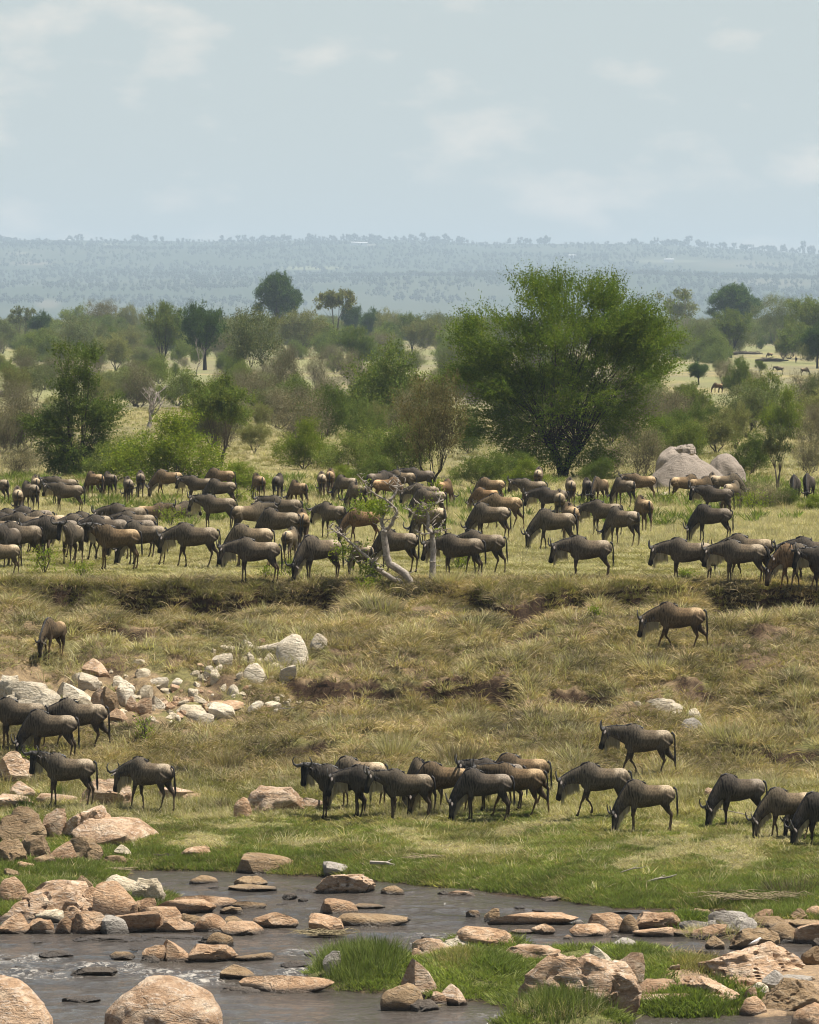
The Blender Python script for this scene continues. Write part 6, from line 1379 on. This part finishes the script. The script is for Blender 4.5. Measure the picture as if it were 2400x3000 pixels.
X, Y = sow(9000, 181.4, 183.6); z = ground(X, Y); q_ = fbm(X * 1.2, Y, 74, 2) > .40; plant('limetuft', X[q_], Y[q_], z[q_], rs.uniform(.5, 1.1, q_.sum())); plant('thatch', X[~q_], Y[~q_], z[~q_], rs.uniform(.7, 1.3, (~q_).sum()))
# lower flat and green bank
X, Y = sow(90000, 133, 160, .074); c, z, row, px, n1, n2, bank = cover(X, Y); ok = z > WZ + .03; X, Y, z, px, row, n1, n2 = X[ok], Y[ok], z[ok], px[ok], row[ok], n1[ok], n2[ok]
gb = 1 - sst(150.5, 156.5, Y + (n1 - .5) * 6 + (px > 1000) * 1.0); n4 = fbm(X * .8, Y * .5, 77, 3); bare = (n4 > .60) & (row > 2380); p_ = rs.rand(len(X)); g = (p_ < gb) & ~bare
q_ = g & (rs.rand(len(X)) < .84 - .3 * (n1 > .56)); plant('short_green', X[q_], Y[q_], z[q_], rs.uniform(.45, 1.15, q_.sum())); q_ = g & ~q_; plant('short_lime', X[q_], Y[q_], z[q_], rs.uniform(.7, 1.5, q_.sum()))
q_ = (p_ >= gb) & ~bare & (rs.rand(len(X)) < .9); a_ = q_ & (n2 > .46); plant('short_lime', X[a_], Y[a_], z[a_], rs.uniform(.7, 1.6, a_.sum())); a_ = q_ & (n2 <= .46) & (rs.rand(len(X)) < .7); plant('short_straw', X[a_], Y[a_], z[a_], rs.uniform(.6, 1.4, a_.sum()))
edge_ = (z < WZ + .40) & (rs.rand(len(X)) < .8); plant('lush', X[edge_], Y[edge_], z[edge_], rs.uniform(.5, 1.1, edge_.sum()))
q_ = (row > 2140) & (row < 2390) & (rs.rand(len(X)) < .05 * (n1 > .44)); plant('tallstraw', X[q_], Y[q_], z[q_], rs.uniform(.5, 1.0, q_.sum()))
q_ = (row > 2140) & (row < 2400) & (rs.rand(len(X)) < .22 * (n4 > .47)); plant('drystraw', X[q_], Y[q_], z[q_], rs.uniform(.4, 1.0, q_.sum()))
q_ = bare & (rs.rand(len(X)) < .3); plant('short_straw', X[q_], Y[q_], z[q_], rs.uniform(.6, 1.0, q_.sum())); q_ = (row > 2420) & (rs.rand(len(X)) < .012); plant('drystraw', X[q_], Y[q_], z[q_], rs.uniform(.6, 1.2, q_.sum()))
X, Y = sow(60000, 112, 136, .074); z = ground(X, Y); ok = z > WZ + .05; X, Y, z = X[ok], Y[ok], z[ok]; px = 1200 + X * F / Y; g = (px < 1970) & (fbm(X * .9, Y * .6, 79, 3) > .43); X, Y, z = X[g], Y[g], z[g]; plant('short_green', X, Y, z, rs.uniform(.8, 1.7, len(X)))
# islands and spits in the river: px, row, half widths in px and metres of depth, amount, kind
def patch(px, row, wx, dy, n, kind, s0, s1):
    D = F * (CAM_H - WZ) / (row - HOR); X = (px - 1200) / F * D + rs.normal(0, .5, n) * wx * D / F; Y = D + rs.normal(0, .5, n) * dy; z = ground(X, Y); k = z > WZ - .04
    plant(kind, X[k], Y[k], z[k], rs.uniform(s0, s1, k.sum()))
for a in [(1060, 2870, 90, 1.6, 420, 'reed', .7, 1.15), (1130, 2850, 110, 1.6, 420, 'lush', 0.68, 1.27), (1090, 2888, 110, .9, 420, 'lush', 0.45, 0.90), (1000, 2850, 50, 1.0, 120, 'reed', .8, 1.25), (1180, 2810, 60, 1.0, 120, 'limetuft', .6, 1.2),
          (1390, 2850, 130, 2.2, 700, 'lush', 0.68, 1.27), (1480, 2840, 110, 2.4, 500, 'lush', 0.68, 1.20), (1460, 2895, 60, .7, 220, 'weed', .4, .8), (1340, 2880, 60, 1.2, 160, 'limetuft', .7, 1.2), (1450, 2760, 90, 1.6, 260, 'limetuft', .7, 1.3), (1500, 2770, 60, 1.2, 140, 'reed', .5, .9),
          (1690, 2790, 100, 1.8, 500, 'lush', 0.60, 1.12), (1850, 2815, 90, 1.6, 460, 'lush', 0.60, 1.20), (1800, 2780, 70, 1.2, 120, 'reed', .5, .9), (1960, 2845, 110, 1.2, 420, 'lush', 0.52, 1.05), (2060, 2860, 100, .8, 220, 'limetuft', .6, 1.1), (2020, 2830, 60, .8, 90, 'thatch', .8, 1.4),
          (2000, 2965, 150, 1.0, 900, 'weed', .45, .85), (2000, 2955, 150, 1.0, 500, 'lush', 0.60, 0.98), (2110, 2925, 40, .4, 60, 'weed', .6, .9), (1640, 2992, 100, 1.0, 420, 'reed', .7, 1.2), (1600, 2975, 60, .8, 120, 'tallstraw', .5, .8), (1640, 3000, 80, .6, 160, 'drystraw', .8, 1.3), (1720, 2995, 60, .4, 90, 'reed', .4, .7),
          (120, 2575, 120, 2.0, 600, 'lush', 0.52, 0.98), (200, 2600, 80, 1.4, 260, 'lush', 0.52, 0.90), (40, 2545, 80, 2.0, 260, 'lush', 0.45, 0.83), (480, 2632, 26, .5, 60, 'lush', 0.60, 0.98), (175, 2715, 14, .2, 22, 'lush', 0.52, 0.75), (390, 2715, 20, .2, 24, 'lush', 0.38, 0.60), (555, 2755, 12, .3, 14, 'reed', .6, 1.0), (685, 2790, 18, .3, 26, 'weed', .4, .7),
          (1255, 2650, 50, .3, 70, 'reed', .45, .8), (1140, 2640, 40, .3, 20, 'reed', .4, .6), (690, 2575, 8, .2, 8, 'reed', .5, .8), (2020, 2712, 60, .8, 240, 'weed', .5, .9), (2040, 2745, 40, .5, 110, 'drystraw', .7, 1.1), (2150, 2735, 50, .8, 130, 'drystraw', .7, 1.2), (1670, 2690, 40, .4, 60, 'lush', 0.38, 0.60), (1850, 2720, 26, .3, 50, 'weed', .4, .7),
          (2300, 2690, 80, 1.2, 300, 'lush', 0.52, 0.90), (2200, 2950, 30, .4, 40, 'weed', .5, .8), (60, 2470, 60, 1.2, 160, 'lush', 0.52, 0.90), (170, 2440, 14, .3, 40, 'reed', .5, .8), (70, 2460, 20, .3, 50, 'reed', .6, .9), (250, 2520, 60, .8, 140, 'lush', 0.52, 0.83), (2110, 2925, 30, .3, 24, 'reed', .6, .9), (1200, 2945, 40, .3, 50, 'limetuft', .5, .8)]: patch(*a)
LAB = {'short_green': 'short fresh green grass on the river bank', 'short_lime': 'short olive grass on the bank top and lower flat', 'short_straw': 'short dry stubble between the green grass', 'thatch': 'brown withered grass thatching the slope', 'drystraw': 'knee-high dry straw grass across the plain and slope', 'lush': 'lush green grass fringing the water and islands',
       'limetuft': 'yellow-green grass tufts on slope and plain', 'tallstraw': 'tall pale grass stalks standing above the turf', 'reed': 'thin green reeds growing in the river and on its islands', 'weed': 'leafy green weeds on the plain and river islands'}
NAME = {'short_green': 'bank_grass', 'short_lime': 'olive_grass', 'short_straw': 'dry_stubble', 'thatch': 'withered_grass', 'drystraw': 'straw_grass', 'lush': 'lush_grass', 'limetuft': 'tufted_grass', 'tallstraw': 'tall_grass', 'reed': 'river_reeds', 'weed': 'leafy_weeds'}
for kind, L_ in BATCH.items():
    X, Y, z, s_ = (np.concatenate([a[i] for a in L_]) for i in range(4)); n = len(X); V = T_[kind]
    scatter(NAME[kind], np.stack([X, Y, z], -1), rs.uniform(0, 6.28, n), s_, rs.randint(0, len(V), n), V, LAB[kind], 'weeds' if kind == 'weed' else ('reeds' if kind == 'reed' else 'grass'), tilt=rs.normal(0, .12, (n, 2)))

# big separate tussocks
def tussock(px, row, h, w, m, label, n=260, seed=1):
    X, Y, z = hit(px, row); o = obj('grass_tussock', tuft(G[m], n, h, w, .008, .75, .35, seed, 3), loc=(X, Y + w * .5, z)); return tag(o, label, 'tussock')
for k, a in enumerate([(1150, 2222, .95, .38, 'straw', 'tall golden grass tussock on the flat above the lower herd, left of the greyer one'), (1340, 2232, .85, .55, 'thatch', 'greyish-brown tussock above the lower herd, right of the golden one'), (660, 2250, .62, .42, 'thatch', 'wide grey-brown tussock on the lower slope, left of its twin'),
                       (885, 2262, .60, .42, 'thatch', 'wide grey-brown tussock on the lower slope, right of its twin'), (655, 2368, .42, .12, 'thatch', 'small dark tussock left of the bank outcrop'), (1310, 1712, .62, .35, 'straw', 'golden tussock at the foot of the second broken tree'), (1360, 1705, .5, .3, 'straw', 'smaller golden tussock right of the second broken tree'),
                       (2120, 2175, .95, .45, 'straw', 'thin tall stalks on the right slope above the slate wildebeest'), (1745, 2170, .55, .3, 'thatch', 'grey-green tussock left of the striding wildebeest'), (820, 2345, .5, .25, 'straw', 'loose pale grass behind the bank outcrop'), (1700, 2250, .8, .3, 'straw', 'tall straw stalks beside the striding wildebeest'),
                       (2330, 2620, .5, .7, 'thatch', 'dark matted mound of dead grass at the foot of the right bank'), (1010, 1900, .6, .5, 'thatch', 'drooping brown tussock on the middle slope'), (1920, 1972, .75, .45, 'straw', 'pale feathery tussock below the walking wildebeest'), (1120, 1790, .7, .6, 'straw', 'straw mat hanging over the lip below the leaning tree')]):
    tussock(a[0], a[1], a[2], a[3], a[4], a[5], 320 if a[3] > .3 else 110, 200 + k)
# leafy weed bushes near the herd
def weedbush(px, row, w, h, label, seed):
    X, Y, z = hit(px, row); rg = np.random.RandomState(seed); n = int(90 * w / .5)
    b = np.stack([rg.normal(0, .28, n) * w, rg.normal(0, .25, n) * w, rg.uniform(0, .8, n) * h], -1); dv = rg.normal(0, .5, (n, 3)) * [.25, .25, .1] + [0, 0, .16]; v, f, t = leaves(np.hstack([b, dv]), 6, .06, rg, 0, .02, .55)
    rt = root('weed_bush', (X, Y, z)); tag(rt, label, 'weed'); obj('foliage', mesh_from('foliage', v, f, LEAF['bright'], False, t * 1.15), rt)
    q = MB(); 
    for k in range(9): q.tube([(0, 0, -.05), (rg.normal(0, .1), rg.normal(0, .1), h * .5), (rg.normal(0, .25) * w, rg.normal(0, .25) * w, h * .9)], [.012, .009, .004], 4)
    obj('stems', q.mesh('stems', BARK), rt)
for k, a in enumerate([(500, 1545, 1.0, .75, 'leafy green weed in front of the lying wildebeest'), (845, 1700, .55, .6, 'dark green weed at the hooves of the pale-bearded wildebeest'), (780, 1702, .4, .4, 'small weed under the belly of the pale-bearded wildebeest'), (1345, 1668, .8, .6, 'green weed behind the legs of the tawny-bearded wildebeest'), (130, 1680, .8, .9, 'feathery green weed in front of the bright round rump'),
                      (235, 1695, .6, .5, 'green weed right of the feathery one in front of the left cluster'), (1960, 1480, .9, .5, 'low weed in front of the granite boulders'), (2200, 1500, 1.2, .9, 'bushy weed at the right end of the central herd rows'), (420, 2180, .35, .75, 'thin dark green sapling on the lower left flat'), (1075, 1740, .5, .4, 'dark green weed under the lip below the leaning tree'), (90, 2240, .3, .3, 'bright weed beside the left craggy rock'),
                      (615, 1490, .8, .5, 'low weed in front of the central back row'), (700, 1475, 1.2, .6, 'leafy weed mat behind the lone brown wildebeest'), (1745, 1815, .3, .3, 'green weed in the eroded step on the right'), (2010, 1705, .5, .3, 'low weed on the bank top left of the right pair')]): weedbush(a[0], a[1], a[2], a[3], a[4], 300 + k)

# flood debris, driftwood
def sticks(name, px, row, n, L, m, label, cat, water=False, flat=.15, sx=1.0):
    X, Y, z = hit(px, row, water); r = random.Random(px); q = MB()
    for k in range(n):
        a = r.uniform(-.6, .6) + (math.pi if r.random() < .5 else 0); l_ = L * r.uniform(.3, 1); x0, y0 = r.gauss(0, .28) * L * sx, r.gauss(0, .12) * L; z0 = abs(r.gauss(0, .08)) * L * .6 + .02
        q.tube([(x0, y0, z0), (x0 + math.cos(a) * l_ / 2, y0 + math.sin(a) * l_ / 2, z0 + r.uniform(-.02, flat) * l_), (x0 + math.cos(a) * l_, y0 + math.sin(a) * l_, z0 + r.uniform(-.05, flat) * l_)], [.010, .008, .003], 4)
    tag(obj(name, q.mesh(name, m), loc=(X, Y, z)), label, cat)
DB = m_plain('dead reed', (.26, .21, .12), .9, .4)
sticks('flood_debris', 955, 2741, 90, .55, DB, 'matted flood debris round the foot of the tan wedge rock', 'debris', True, .2, 1.3); sticks('flood_debris', 1260, 2520, 60, .6, DB, 'heap of dead stalks caught in the green bank', 'debris'); sticks('flood_debris', 2210, 2640, 90, .9, DB, 'straw-coloured dead stalks lying on the right bank', 'debris', False, .2, 1.4)
sticks('flood_debris', 1230, 2955, 50, .4, DB, 'small mat of dead stalks against the dark ledge', 'debris', True); sticks('flood_debris', 2140, 2735, 60, .5, DB, 'dead stalks piled left of the chestnut boulder', 'debris', True); sticks('flood_debris', 480, 2512, 40, .35, BARK, 'exposed roots hanging at the left bank edge', 'roots')
sticks('flood_debris', 320, 2552, 50, .5, DB, 'dead reeds lying at the water edge on the left', 'debris', True, .1, 1.5)
for (px, row, L, a, r0, lab) in [(1130, 2545, .75, -.25, .045, 'grey driftwood stick lying on the water edge of the green bank'), (1925, 2592, .9, .35, .03, 'pale branch lying on the right bank'), (1855, 2560, .6, .3, .015, 'thin twig lying on the right bank'), (2180, 2400, 1.6, -.45, .012, 'long bent pale stalk lying before the slate wildebeest'), (825, 2090, .8, .2, .015, 'dead twig lying on the pale stones of the slope')]:
    X, Y, z = hit(px, row); q = MB(); q.tube([(-L / 2, 0, .08 - a * L * .3), (0, .02, .12), (L * .3, 0, .10 + a * L * .2), (L / 2, 0, .10 + a * L * .4)], [r0, r0 * .9, r0 * .7, r0 * .3], 6); q.tube([(0, 0, .12), (L * .2, .1, .2)], [r0 * .5, r0 * .2], 4)
    tag(obj('dead_branch', q.mesh('dead_branch', BARK_P), loc=(X, Y, z)), lab, 'branch')

# ------------------------------------------------------------------ air
hz = MB(); x0, x1, y0, y1, z0, z1 = -9400, 9400, -62, 18500, -420, 235
hz.add([(x0, y0, z0), (x1, y0, z0), (x1, y1, z0), (x0, y1, z0), (x0, y0, z1), (x1, y0, z1), (x1, y1, z1), (x0, y1, z1)], [(0, 3, 2, 1), (4, 5, 6, 7), (0, 1, 5, 4), (1, 2, 6, 5), (2, 3, 7, 6), (3, 0, 4, 7)])
hm_ = bpy.data.materials.new('air haze'); hm_.use_nodes = True; nn_ = hm_.node_tree.nodes; nn_.clear(); ho = nn_.new('ShaderNodeOutputMaterial'); pv = nn_.new('ShaderNodeVolumePrincipled')
pv.inputs['Color'].default_value = (.68, .84, .98, 1); pv.inputs['Density'].default_value = .00008; pv.inputs['Anisotropy'].default_value = 0.1
hm_.node_tree.links.new(pv.outputs[0], ho.inputs['Volume']); tag(obj('haze', hz.mesh('haze', hm_)), 'thin blue air haze over the whole plain and hill', 'haze', kind='stuff')
